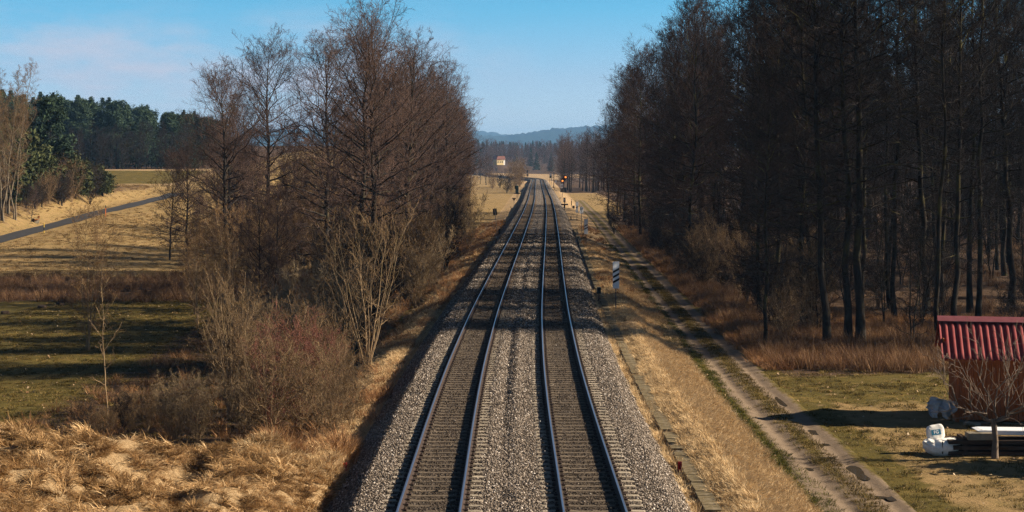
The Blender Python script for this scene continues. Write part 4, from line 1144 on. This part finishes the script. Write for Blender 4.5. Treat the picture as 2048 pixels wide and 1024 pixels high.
# distant signal with two orange lights
p = hit(1128, 405); d = p[1] + 60
p = np.array([(1124 - CX) * d / F, d, gz((1124 - CX) * d / F, d)])
t = thing('distant_signal', 'black distant signal with two lit orange lamps set diagonally above a white plate', 'railway signal', p)
px2m = d / F
zl = CH - (358 - HY) * px2m - p[2]
MB().cyl((.1, .1, -.3), (.1, .1, zl + .5), .06, 10).box((.1, .1, zl - 3.2), (1.1, .5, .9)).build('post', M['steel'], t)
hd = MB().box((.55, 0, zl), (2.1, .22, 1.0), 0, 0, 0, -math.radians(50)).build('signal_head', M['dark'], t, bevel=.06)
em, nt, bb = nmat('lit_lamp', .4); bb.inputs['Base Color'].default_value = (.9, .25, .03, 1)
bb.inputs['Emission Color'].default_value = (1, .25, .04, 1); bb.inputs['Emission Strength'].default_value = .9
for dx, dz in ((-.42, -.5), (.42, .5)):
    MB().cyl((.55 + dx, -.11, zl + dz), (.55 + dx, -.16, zl + dz), .24, 16).build('lamp', em, hd)
pl = MB().box((-.05, -.04, zl - 1.9), (.72, .04, 1.15)).build('number_plate', M['sign_white'], t)
text_mesh('4', .8, M['sign_black'], 'lettering', pl, (-.02, -.065, zl - 1.95))
MB().box((.9, .4, zl - 3.0), (.7, .6, 1.3)).build('switch_box', M['dark'], t, bevel=.03)

# ring sign with red crosspiece
p = hit(1129, 421); d = p[1]; s = d / F
t = thing('ring_sign', 'dark sign with two white rings over a dark red crosspiece, right of the far track', 'railway sign', p)
MB().cyl((0, .03, -.3), (0, .03, 24 * s), .055, 8).build('post', M['dark'], t)
b = MB().box((0, 0, 21 * s), (4.2 * s, .05, 9.5 * s)).build('board', M['dark'], t)
MB().box((0, -.028, 21 * s), (3.6 * s, .01, 6 * s)).build('plate', M['sign_white'], b)
for dz in (23.6, 19): text_mesh('o' if dz == 23.6 else 'o', 4.4 * s, M['sign_black'], 'ring', b, (0, -.045, dz * s + .05))
MB().box((0, -.02, 12 * s), (14 * s, .12, 2.6 * s)).box((-3.4 * s, -.03, 12.3 * s), (5.6 * s, .13, 1.8 * s), 1).box((0, 0, 8.5 * s), (3.2 * s, .2, 7 * s)).build('crosspiece', [M['dark'], M['dark_red']], t)
# black and white post and box
p = hit(1143, 415); s = p[1] / F
t = thing('striped_post', 'short white post with a black middle band beside a black box, right of the line', 'post', p)
MB().box((0, 0, 2 * s), (1.3 * s, .12, 4.4 * s)).box((0, 0, 15 * s), (1.3 * s, .12, 4 * s)).build('post', M['sign_white'], t)
MB().box((0, 0, 8.6 * s), (1.5 * s, .14, 8.8 * s)).build('band', M['dark'], t)
p = hit(1147, 417); s = p[1] / F
o = MB().box((0, 0, 2.4 * s), (4.6 * s, .5, 5.4 * s)).box((0, 0, 5.3 * s), (5.0 * s, .56, .5 * s)).build('cable_box', M['dark'], bevel=.02); o.location = p; tag(o, 'squat black box standing right of the black and white post', 'cable box')
# far signs right
for px, py, lab in [(1101, 365, 'blue white plate over a dark signal box on two posts at the bend')]:
    d = 640; p = np.array([(px - CX) * d / F, d, gz((px - CX) * d / F, d)]); s = d / F; top = CH - (347 - HY) * s - p[2]
    t = thing('signal_post', lab, 'railway signal', p)
    MB().cyl((-.3, .05, -.3), (-.3, .05, top - .5), .06, 8).cyl((.3, .05, -.3), (.3, .05, top - .5), .06, 8).build('post', M['steel'], t)
    MB().box((0, 0, top - .4), (.62, .08, 1.0)).build('plate', M['sign_white'], t)
    MB().box((0, 0, top - 1.4), (.8, .25, .9)).build('signal_head', M['dark'], t)
d = 620; x = (1112 - CX) * d / F; p = np.array([x, d, gz(x, d)]); s = d / F
t = thing('white_plate_sign', 'small pale plate on a thin post before the far grove', 'railway sign', p)
MB().cyl((0, .05, -.2), (0, .05, 2.6), .05, 8).build('post', M['steel'], t); MB().box((0, 0, 2.2), (.75, .05, .95)).build('plate', M['sign_white'], t)
d = 600; x = (1107.5 - CX) * d / F; o = MB().cyl((0, 0, -.3), (.1, 0, 6.0), .16, 8, 0, .12).build('wooden_pole', M['bark']); o.location = (x, d, gz(x, d)); tag(o, 'dark leaning wooden pole between the two pale plates at the bend', 'pole')
d = 760; x = (1055 - CX) * d / F; p = np.array([x, d, gz(x, d)])
t = thing('main_signal', 'dark signal with stacked heads left of the far tracks before the bend', 'railway signal', p); zt = CH - (341 - HY) * d / F - p[2]
MB().cyl((0, .1, -.3), (0, .1, zt), .09, 8).build('mast', M['dark'], t)
MB().box((-.1, 0, zt - .5), (.75, .3, 1.3)).build('signal_head', M['dark'], t, bevel=.05); MB().box((.0, 0, zt - 2.3), (.95, .3, 1.1)).build('lower_head', M['dark'], t, bevel=.05)

# left side: back of a board, triangle board, relay cabinet, pegs
p = hit(995, 470); s = p[1] / F
t = thing('sign_from_behind', 'dark back of a rectangular sign on a tall leaning post, left of the line', 'railway sign', p, 0); t.rotation_euler = (0, -.11, 0)
MB().cyl((0, 0, -.3), (0, 0, 55 * s), .04, 8).build('post', M['steel'], t)
MB().box((0, .05, 46.5 * s), (8 * s, .03, 13 * s)).build('board', M['dark'], t)
p = hit(999, 470); s = p[1] / F
o = MB().box((0, 0, 5.5 * s), (4.4 * s, .22, 12 * s)).box((0, 0, 11.8 * s), (4.9 * s, .27, .6 * s)).build('cable_box', M['dark'], bevel=.015); o.location = p; tag(o, 'narrow dark box at the foot of the sign seen from behind', 'cable box')
p = hit(1028, 419); s = p[1] / F
t = thing('triangle_sign', 'dark triangular sign pointing down on a thin post left of the line', 'railway sign', p)
MB().cyl((0, -.03, -.3), (0, -.03, 22 * s), .04, 8).build('post', M['steel'], t)
MB().prism([(-4 * s, 23 * s), (0, 16.4 * s), (4 * s, 23 * s)], 0, .03).build('board', M['dark'], t)
p = hit(1034, 402); s = p[1] / F
t = thing('relay_cabinet', 'tall dark green relay cabinet raised on thin legs left of the far track', 'cabinet', p)
MB().cyl((0, 0, -.2), (0, 0, 15 * s), .06, 8).cyl((2.2 * s, .3, -.2), (2.2 * s, .3, 15 * s), .06, 8).build('leg', M['steel'], t)
MB().box((0, 0, 23 * s), (6.4 * s, .9, 16 * s)).build('cabinet_body', M['cabinet'], t, bevel=.03)
MB().box((2 * s, -.1, 14.6 * s), (15 * s, 1.1, 1.2 * s)).build('platform', M['dark'], t); MB().box((-4 * s, 0, 27 * s), (1.8 * s, .6, 6 * s)).build('side_box', M['dark'], t)
for px, py, h in [(1022, 418, 5), (1008, 446, 6.5), (973, 490, 6), (928, 522, 8), (1142, 440, 6), (1120, 399, 4.5), (1109, 380, 5), (1045, 383, 3.5), (1157, 494, 9), (1048, 374, 3)]:
    p = hit(px, py, 60); s = p[1] / F
    o = MB().box((0, 0, h * s / 2 - .05), (.13, .10, h * s + .1), taper=.9).build('wooden_peg', M['bark']); o.location = p
    tag(o, 'short weathered peg standing in the grass beside the ballast', 'peg', 'weathered pegs beside the ballast')

# ------------------------------------------------------------------ cable trough right of the ballast
def trough():
    root = thing('cable_trough', 'concrete cable trough with mossy lid slabs along the right ballast edge', 'cable trough', (float(Xc(34)) + 5.2, 34, -.73))
    ys = np.arange(32, 215, 1.0); ox, oy, oz = root.location
    prof = [(-.2, -.25), (-.2, .10), (.2, .10), (.2, -.25)]
    P = np.array([[(float(Xc(y)) + 5.2 + a - ox, y - oy, b) for a, b in prof] for y in ys])
    mesh_np('channel', P.reshape(-1, 3), [grid_faces(len(ys), 4)[:, ::-1]], M['concrete'], root)
    r = np.random.default_rng(3); first = None; rest = MB()
    for k in range(310):
        y = 33 + k * .58
        if r.random() < .08: continue
        x = float(Xc(y)) + 5.2 - ox + r.normal(0, .012); z = .135 + r.normal(0, .008); ang = -math.atan(float(Xc(y + 2) - Xc(y - 2)) / 4) + r.normal(0, .02)
        if k < 105:
            if first is None: o = first = MB().box((0, 0, 0), (.44, .55, .065)).build('lid_slab', M['slab'], root, bevel=.012)
            else: o = first.copy(); COL.objects.link(o); o.parent = root
            o.location = (x, y - oy, z); o.rotation_euler = (r.normal(0, .015), r.normal(0, .02), ang)
        else: rest.box((x, y - oy, z), (.44, .55, .065), 0, ang)
    tag(rest.build('lid_slab_row', M['slab'], root), kind='stuff')
trough()

# ------------------------------------------------------------------ garden: shed, sacks, tarp, timber, fruit tree
def corrugated_roof_mat():
    m, nt, b = nmat('red_sheet_metal', .75, .2)
    f = noise_fac(nt, 2.6, 8, .75, 'Object', (1, .35, .35))
    nt.links.new(ramp(nt, f, [(.25, (.085, .016, .016)), (.5, (.17, .023, .024)), (.75, (.26, .05, .045))]), b.inputs['Base Color']); return m
M['roof_red'] = corrugated_roof_mat()
def wood_mat(name, c1, c2, st):
    return simple(name, c1, c2, 5, .9, .1, 0, st, .3)
M['shed_wood'] = wood_mat('stained_boards', (.33, .105, .034), (.17, .052, .018), (9, 9, .5))
M['timber'] = wood_mat('grey_timber', (.07, .048, .034), (.03, .021, .016), (1, 6, 6))
M['sack'] = simple('woven_sack', (.82, .80, .75), (.66, .63, .58), 12, .8, .15, bmp=.3)
M['tarp'] = simple('grey_tarp', (.30, .34, .37), (.20, .23, .26), 4, .55, .3, bmp=.3)
M['blue_print'] = simple('blue_print', (.02, .16, .26), (.02, .12, .2), 9, .8)
M['glass'] = simple('dark_glass', (.02, .025, .028), (.015, .018, .02), 3, .15, .5)

SD = 60.0; sc = SD / F
shx = (1911 - CX) * sc; shz = gz(shx + 2, SD + 1.5) - .05
SH_W, SH_D, WALL = 6.6, 3.0, 2.7
t = thing('garden_shed', 'wooden garden shed with red corrugated roof at the edge of the wood', 'shed', (shx, SD, shz), -.20)
wl = MB()
nb = 40
for k in range(nb):                                   # vertical boards on the front and left side
    x = SH_W * (k + .5) / nb; wl.box((x, .012 * (k % 2), WALL / 2 + .1), (SH_W / nb * .9, .05, WALL - .2))
for k in range(20):
    y = SH_D * (k + .5) / 20; hh = WALL + (1.2 * min(y, SH_D - y) / (SH_D / 2))
    wl.box((.0 - .003 * (k % 2), y + .03, hh / 2), (.05, SH_D / 20 * .97, hh - .1)); wl.box((SH_W + .003 * (k % 2), y + .03, hh / 2), (.05, SH_D / 20 * .97, hh - .1))
wl.box((SH_W / 2, SH_D + .03, WALL / 2), (SH_W - .06, .05, WALL))
wb = wl.build('wall', M['shed_wood'], t)
MB().box((.06, -.05, WALL / 2), (.14, .06, WALL)).box((SH_W - .06, -.05, WALL / 2), (.14, .06, WALL)).build('corner_post', M['shed_wood'], t)
wf = MB().box((3.35, -.06, 1.62), (1.3, .06, .72)).build('window', M['shed_wood'], t)
MB().box((3.35, -.095, 1.62), (1.14, .012, .58)).build('pane', M['glass'], wf)
# corrugated roof, two slopes
def roof_sheet(y0, z0, y1, z1, x0, x1):
    n = 30 * 10; xs = np.linspace(x0, x1, n)
    ph = np.mod((xs - x0) / .255, 1.0); c = np.clip(1.5 * np.cos(2 * PI * ph), -.9, .9) * .032
    ts = np.linspace(0, 1, 8); V = []
    nx = np.array([0, -(z1 - z0), (y1 - y0)]); nx = nx / np.linalg.norm(nx)
    for t_ in ts:
        for x, cc in zip(xs, c): V.append(np.array([x, y0 + (y1 - y0) * t_, z0 + (z1 - z0) * t_]) + nx * cc)
    return np.array(V), grid_faces(8, n)
RZ = WALL + 1.2; ym = SH_D / 2
va, fa = roof_sheet(-.55, WALL - .12, ym, RZ, -.55, SH_W + .5); vb, fb = roof_sheet(SH_D + .55, WALL - .12, ym, RZ, -.55, SH_W + .5)
ro = mesh_np('roof', np.concatenate([va, vb]), [np.concatenate([fa, fb + len(va)])], M['roof_red'], t, smooth=True)
sm = ro.modifiers.new('thick', 'SOLIDIFY'); sm.thickness = .02
M['ridge_red'] = simple('ridge_sheet', (.26, .085, .09), (.19, .055, .06), 4, .45, .4)
MB().prism([(-.26, -.11), (0, .07), (.26, -.11), (.26, -.13), (0, .045), (-.26, -.13)], -.6, SH_W + .6).build('ridge_cap', M['ridge_red'], ro)
rc = ro.children[0]; rc.rotation_euler = (0, 0, -PI / 2); rc.location = (0.02, ym, RZ + .06)
MB().box((SH_W / 2, -.45, WALL - .16), (SH_W + .9, .05, .12)).box((-.42, ym, WALL + .5), (.05, SH_D * .9, .12)).build('fascia', M['shed_wood'], t)
MB().box((SH_W / 2, .3, .0), (SH_W + .1, .5, .25)).build('plinth', M['concrete'], t)

def soft(name, shape, mat, parent=None, sub=2, seed=0, amp=.03):
    """rounded lumpy body from a list of (centre, half sizes, rz)"""
    import bmesh
    bm = bmesh.new()
    for c, h, rz in shape:
        g = bmesh.ops.create_cube(bm, size=2)
        Mx = Matrix.Translation(c) @ Matrix.Rotation(rz, 4, 'Z') @ Matrix.Diagonal((*h, 1))
        bmesh.ops.transform(bm, matrix=Mx, verts=g['verts'])
    bmesh.ops.subdivide_edges(bm, edges=bm.edges[:], cuts=5, use_grid_fill=True)
    r = np.random.default_rng(seed)
    for v in bm.verts:
        v.co.x += amp * float(vnoise(np.array([v.co.y * 5 + seed]), np.array([v.co.z * 5]), seed)[0]) * 2
        v.co.y += amp * float(vnoise(np.array([v.co.x * 5]), np.array([v.co.z * 5 + seed]), seed + 1)[0]) * 2
        v.co.z += amp * float(vnoise(np.array([v.co.x * 4]), np.array([v.co.y * 4]), seed + 2)[0]) * 2
    me = bpy.data.meshes.new(name); bm.to_mesh(me); bm.free(); me.materials.append(mat)
    me.polygons.foreach_set('use_smooth', [True] * len(me.polygons))
    o = bpy.data.objects.new(name, me); COL.objects.link(o)
    if parent: o.parent = parent
    m = o.modifiers.new('smooth', 'SMOOTH'); m.iterations = 6; m.factor = .6
    s_ = o.modifiers.new('sub', 'SUBSURF'); s_.levels = s_.render_levels = 1
    return o
def lump(name, c, h, mat, parent, seed, amp, e=.7, floor=None):
    """slack rounded body with creases"""
    nu, nv = 48, 28
    a = np.linspace(0, 2 * PI, nu, endpoint=False); b = np.linspace(-PI / 2 + .02, PI / 2 - .02, nv)
    A, B = np.meshgrid(a, b); pw = lambda v: np.sign(v) * np.abs(v) ** e
    X, Y, Z = pw(np.cos(B)) * pw(np.cos(A)), pw(np.cos(B)) * pw(np.sin(A)), pw(np.sin(B))
    k = 1 + amp * 2.2 * (fbm(X * 1.7 + Z * 1.1 + seed, Y * 1.7 - Z * .8, seed, 4)) - amp * .7 * np.abs(vnoise(X * 3.5 + Y * 2 + seed, Z * 4.5 - Y, seed + 3)) * 2
    V = np.stack([X * h[0] * k + c[0], Y * h[1] * k + c[1], Z * h[2] * k + c[2]], -1).reshape(-1, 3)
    if floor is not None: V[:, 2] = np.maximum(V[:, 2], floor)
    i = np.arange(nu * nv).reshape(nv, nu); j = np.roll(i, -1, 1)
    q = np.stack([i[:-1], j[:-1], j[1:], i[1:]], -1).reshape(-1, 4)
    return mesh_np(name, V, [q, i[-1][None], i[0][None, ::-1]], mat, parent, smooth=True)
p = hit(1882, 910); s = p[1] / F
t = thing('rubble_sack', 'wide white woven sack slumped on the grass, dark strap round its middle', 'sack', p)
lump('sack_body', (0, 0, .25), (.62, .42, .28), M['sack'], t, 3, .12, .8, .0)
lump('folded_top', (.16, -.06, .46), (.46, .32, .12), M['sack'], t, 5, .24, .8)
lump('folded_top', (-.42, -.04, .44), (.20, .24, .10), M['sack'], t, 6, .24, .8)
MB().box((-.06, -.41, .32), (.035, .03, .42)).build('strap', M['dark'], t)
t2 = thing('small_sack', 'upright white sack with blue print sitting on top of the wide sack', 'sack', p + np.array([-.10, .16, .46]))
t2.rotation_euler = (-.25, -.10, .15)
sb = lump('sack_body', (0, 0, .27), (.30, .14, .28), M['sack'], t2, 9, .06, .5)
lb = MB().box((-.02, -.138, .28), (.34, .012, .18)).build('label', M['blue_print'], sb)
text_mesh('FG', .15, M['sign_white'], 'lettering', lb, (-.02, -.146, .28), depth=.002)
# tarp hanging at the shed's left corner
p = np.array([shx - .5, SD - .25, shz])
r = np.random.default_rng(2); V = []
nu, nv = 26, 14
for j in range(nv):
    f = j / (nv - 1)
    for i in range(nu):
        e = i / (nu - 1)
        x = -.78 + 1.05 * e; zt_ = np.interp(e, [0, .2, .45, 1], [.72, .98, .90, .80]); zb_ = np.interp(e, [0, .12, .25, .42, .7, .9, 1], [.42, .22, .2, .42, .10, .36, .55]); z = zt_ * (1 - f) + zb_ * f
        V.append((x + .05 * math.sin(9 * f + i) + .07 * float(vnoise(np.array([e * 9]), np.array([f * 6]), 7)[0]), .10 * math.sin(e * 16 + 2 * f) - .15 * f + .22 * float(vnoise(np.array([e * 11 + 3]), np.array([f * 7]), 8)[0]), z))
o = mesh_np('tarpaulin', V, [grid_faces(nv, nu)], M['tarp'], smooth=True); o.location = p + np.array([.1, -.15, .15]); tag(o, 'crumpled grey blue tarpaulin draped at the left corner of the shed', 'tarpaulin')
sm = o.modifiers.new('thick', 'SOLIDIFY'); sm.thickness = .012
o = soft('boulder', [((0, 0, .1), (.30, .2, .16), .3)], M['concrete'], None, seed=33, amp=.08); o.location = (shx + .45, SD - .75, shz); tag(o, 'pale stone at the foot of the shed wall beside the tarpaulin', 'stone')
# boards and white table
p = hit(1960, 905); 
gx, gy = p[0] - .3, 53.6; g = gz(gx, gy)
t = thing('white_boat', 'long white upturned board lying across the timber stack', 'board', (gx + 2.1, gy, g + .64)); t.name = 'white_board'
zz = t
MB().prism([(-2.1, .22), (-1.85, .08), (2.2, .02), (2.2, .20), (-1.9, .25)], -.35, .35).build('panel', M['sign_white'], t, bevel=.03)
t = thing('timber_stack', 'dark stack of long planks under the white board in front of the shed', 'timber stack', (gx + .9, gy, g))
r = np.random.default_rng(8)
for k in range(3):
    for j in range(3):
        MB().box((r.normal(0, .12), -.32 + .32 * j, .10 + .19 * k), (3.6 + r.normal(0, .2), .26, .13), 0, r.normal(0, .015)).build('plank', M['timber'], t, bevel=.008)
for sx in (-1.3, 1.3): MB().box((sx, 0, .32), (.14, .8, .64)).build('bearer', M['timber'], t)
o = MB().box((0, 0, .11), (.9, .4, .24), 0, .05).build('concrete_block', M['concrete'], bevel=.02); o.location = (gx + .1, gy - .35, g + .58); tag(o, 'pale concrete block resting on the left end of the timber stack', 'block')
for k, (px, py, s_) in enumerate([(1946, 893, .22), (1922, 890, .13)]):
    p = hit(px, py); o = soft('boulder', [((0, 0, s_ * .6), (s_ * 1.6, s_, s_ * .8), k)], M['timber'], None, seed=20 + k, amp=.09); o.location = p; tag(o, ['larger dark lump', 'smaller dark lump'][k] + ' on the grass between the white sack and the timber stack', 'lump')
# fruit tree
def fruit_tree(seed):
    r = np.random.default_rng(seed)
    tr = np.array([[(0, 0, -.3), (.0, 0, .2), (.02, .02, .5), (-.02, 0, .85), (-.05, .0, 1.1)]]); R0 = np.array([[.12, .09, .075, .075, .065]])
    spec = [(-1.75, .25, 2.9, 2.8), (-1.0, -.2, 2.7, 2.4), (-.35, .4, 3.1, 2.6), (.35, -.3, 3.2, 2.6), (.95, .3, 3.0, 2.6), (1.55, -.1, 2.5, 2.4), (2.0, .3, 2.0, 2.2)]
    P = []
    for x, y, z, _ in spec:
        t = np.linspace(0, 1, 8)[:, None]
        c = np.array([-.05, 0, 1.0]) + np.concatenate([x * t ** .8, y * t, (z - 1.0) * t ** 1.45], 1)
        c[1:] += r.normal(0, .085, (7, 3)); P.append(c)
    P1 = np.array(P); R1 = np.repeat(np.linspace(.034, .006, 8)[None], len(P1), 0)
    P2, R2 = kids(r, P1, R1, 11, .22, 1, lambda s, l: (.34 * l * (1.15 - .7 * s)), .9, 5, .5, 0, .07, .006, .5, .02)
    P3, R3 = kids(r, P2, R2, 4, .2, 1, lambda s, l: (.42 * l * (1.1 - .5 * s)).clip(.15, .7), .8, 3, .45, 0, .05, .005, .6, .01)
    tv, tq = tubes(tr, R0, 10); lv, lq = tubes(P1, R1, 7)
    a = mesh_np('trunk', np.concatenate([tv, lv]), [np.concatenate([tq, lq + len(tv)])], M['bark_fruit'], link=False, smooth=True)
    v, q, tn = gather([(P2, R2, 4), (P3, R3, 3)], r); b = mesh_np('crown', v, [q], M['twig_fruit'], link=False, attrs={'tint': tn})
    return a, b
M['bark_fruit'] = bark_mat('bark_fruit', (.22, .17, .13), (.10, .075, .055), (.14, .11, .06))
M['twig_fruit'] = tinted('twig_fruit', [(.0, (.10, .07, .05)), (.5, (.19, .14, .105)), (1, (.30, .235, .18))], rnd=.2)
p = hit(1990, 918); place_tree('fruit_tree', fruit_tree(4), 'low bare fruit tree with arching pruned branches in front of the shed', 'tree', p, 1.22, 0.0)
place_tree('evergreen_bush', DENSE[0], 'dark evergreen bush beside the garden, right of the fruit tree', 'bush', (20.8, 51.3, gz(20.8, 51.3)), .62)
# ------------------------------------------------------------------ bench, poles, wayside cross on the left
p = hit(72, 446, 150); rz = -1.15
t = thing('park_bench', 'orange wooden bench on the bank beyond the asphalt path', 'bench', p, rz)
M['bench_wood'] = simple('bench_wood', (.58, .20, .05), (.42, .13, .03), 4, .7, .2)
se = MB()
for k in range(3): se.box((0, -.16 + .16 * k, .46), (1.75, .13, .05))
se.build('seat', M['bench_wood'], t); ba = MB()
for k in range(2): ba.box((0, .32 + .03 * k, .66 + .18 * k), (1.75, .05, .14), 0, 0, -.15)
ba.build('backrest', M['bench_wood'], t)
for sx in (-.65, .65): MB().box((sx, .05, .2), (.12, .5, .46)).box((sx, .33, .6), (.1, .07, .6)).build('leg', M['concrete'], t)
p = hit(211, 433, 150); t = thing('marker_pole', 'orange pole with dark tip at the near edge of the asphalt path', 'pole', p)
MB().cyl((0, 0, -.2), (0, 0, 1.15), .055, 10).build('pole_body', M['orange'], t); MB().cyl((0, 0, 1.153), (0, 0, 1.5), .055, 10).build('tip', M['dark'], t)
p = hit(88, 467, 150); t = thing('marker_pole', 'yellow pole with dark middle at the near edge of the path below the bench', 'pole', p)
MB().cyl((0, 0, -.2), (0, 0, .35), .05, 10).cyl((0, 0, .75), (0, 0, 1.3), .05, 10).build('pole_body', M['yellow'], t); MB().cyl((0, 0, .352), (0, 0, .748), .05, 10).build('band', M['dark'], t)
p = hit(129, 379, 150); t = thing('wayside_cross', 'pale weathered wayside cross before the dark evergreen bush', 'cross', p)
MB().box((0, 0, .75), (.16, .12, 1.7)).build('stone_post', M['concrete'], t); MB().box((0, -.003, 1.3), (.42, .126, .13)).build('arm', M['concrete'], t)
for k, (px, py) in enumerate([(85, 616), (120, 610), (10, 628)]):
    p = hit(px, py); o = soft('molehill', [((0, 0, .05), (.28, .28, .16), k)], M['soil'] if 'soil' in M else M['timber'], None, seed=40 + k, amp=.05); o.location = p
    tag(o, ['small dark molehill in the shaded meadow, middle one of three', 'small dark molehill in the meadow, nearest the reeds', 'small dark molehill at the left edge of the meadow'][k], 'molehill', 'molehills in the meadow')

# far yellow house
d = 1150; x = (997 - CX) * d / F; g = gz(x, d); zb = CH - (328.5 - HY) * d / F
M['house_yellow'] = simple('yellow_plaster', (.72, .56, .27), (.62, .47, .22), 2, .9); M['house_roof'] = simple('clay_tiles', (.30, .13, .09), (.2, .085, .06), 3, .9); M['plaster_white'] = simple('white_plaster', (.78, .76, .72), (.68, .66, .62), 2, .9)
t = thing('far_house', 'small yellow house with red brown roof and white right end among far trees', 'house', (x, d, g), .45)
hz = zb - g
MB().box((0, 0, hz / 2 + 1.7), (5.4, 6, hz + 3.4)).build('wall', M['house_yellow'], t); MB().box((3.4, .2, hz / 2 + 1.6), (1.4, 5.6, hz + 3.2)).build('side_wall', M['plaster_white'], t)
MB().prism([(-3.3, hz + 3.4), (4.3, hz + 3.4), (3.2, hz + 6.0), (-2.2, hz + 6.0)], -3.4, 3.4).build('roof', M['house_roof'], t)
for dx in (-1.7, 0., 1.6): MB().box((dx, -3.03, hz + 1.6), (.7, .08, 1.2)).build('window', M['glass'], t)

for k in range(26):
    Y = rs.uniform(1090, 1116); x = rs.uniform(-36, -16) if k % 2 else rs.uniform(-14, 14)
    place_tree('bush', SHRUB['twig_ochre' if k % 3 else 'twig_dark'], 'brown scrub bush on the slope below the far yellow house', 'bush', (x, Y, gz(x, Y)), rs.uniform(.6, 1.0), group='scrub below the far house')
# ------------------------------------------------------------------ haze
def haze():
    x0, x1, y0, y1, z0, z1 = -2700, 2700, -60, 9800, -5, 222
    o = MB().box(((x0 + x1) / 2, (y0 + y1) / 2, (z0 + z1) / 2), (x1 - x0, y1 - y0, z1 - z0)).build('haze', [])
    m = bpy.data.materials.new('haze'); m.use_nodes = True; nt = m.node_tree
    nt.nodes.remove(nt.nodes['Principled BSDF'])
    v = N(nt, 'ShaderNodeVolumePrincipled'); v.inputs['Color'].default_value = (.26, .54, .95, 1); v.inputs['Density'].default_value = .0001; v.inputs['Anisotropy'].default_value = .1
    nt.links.new(v.outputs[0], nt.nodes['Material Output'].inputs['Volume'])
    o.data.materials.append(m); tag(o, kind='stuff')
haze()
print('objects', len(S.objects))
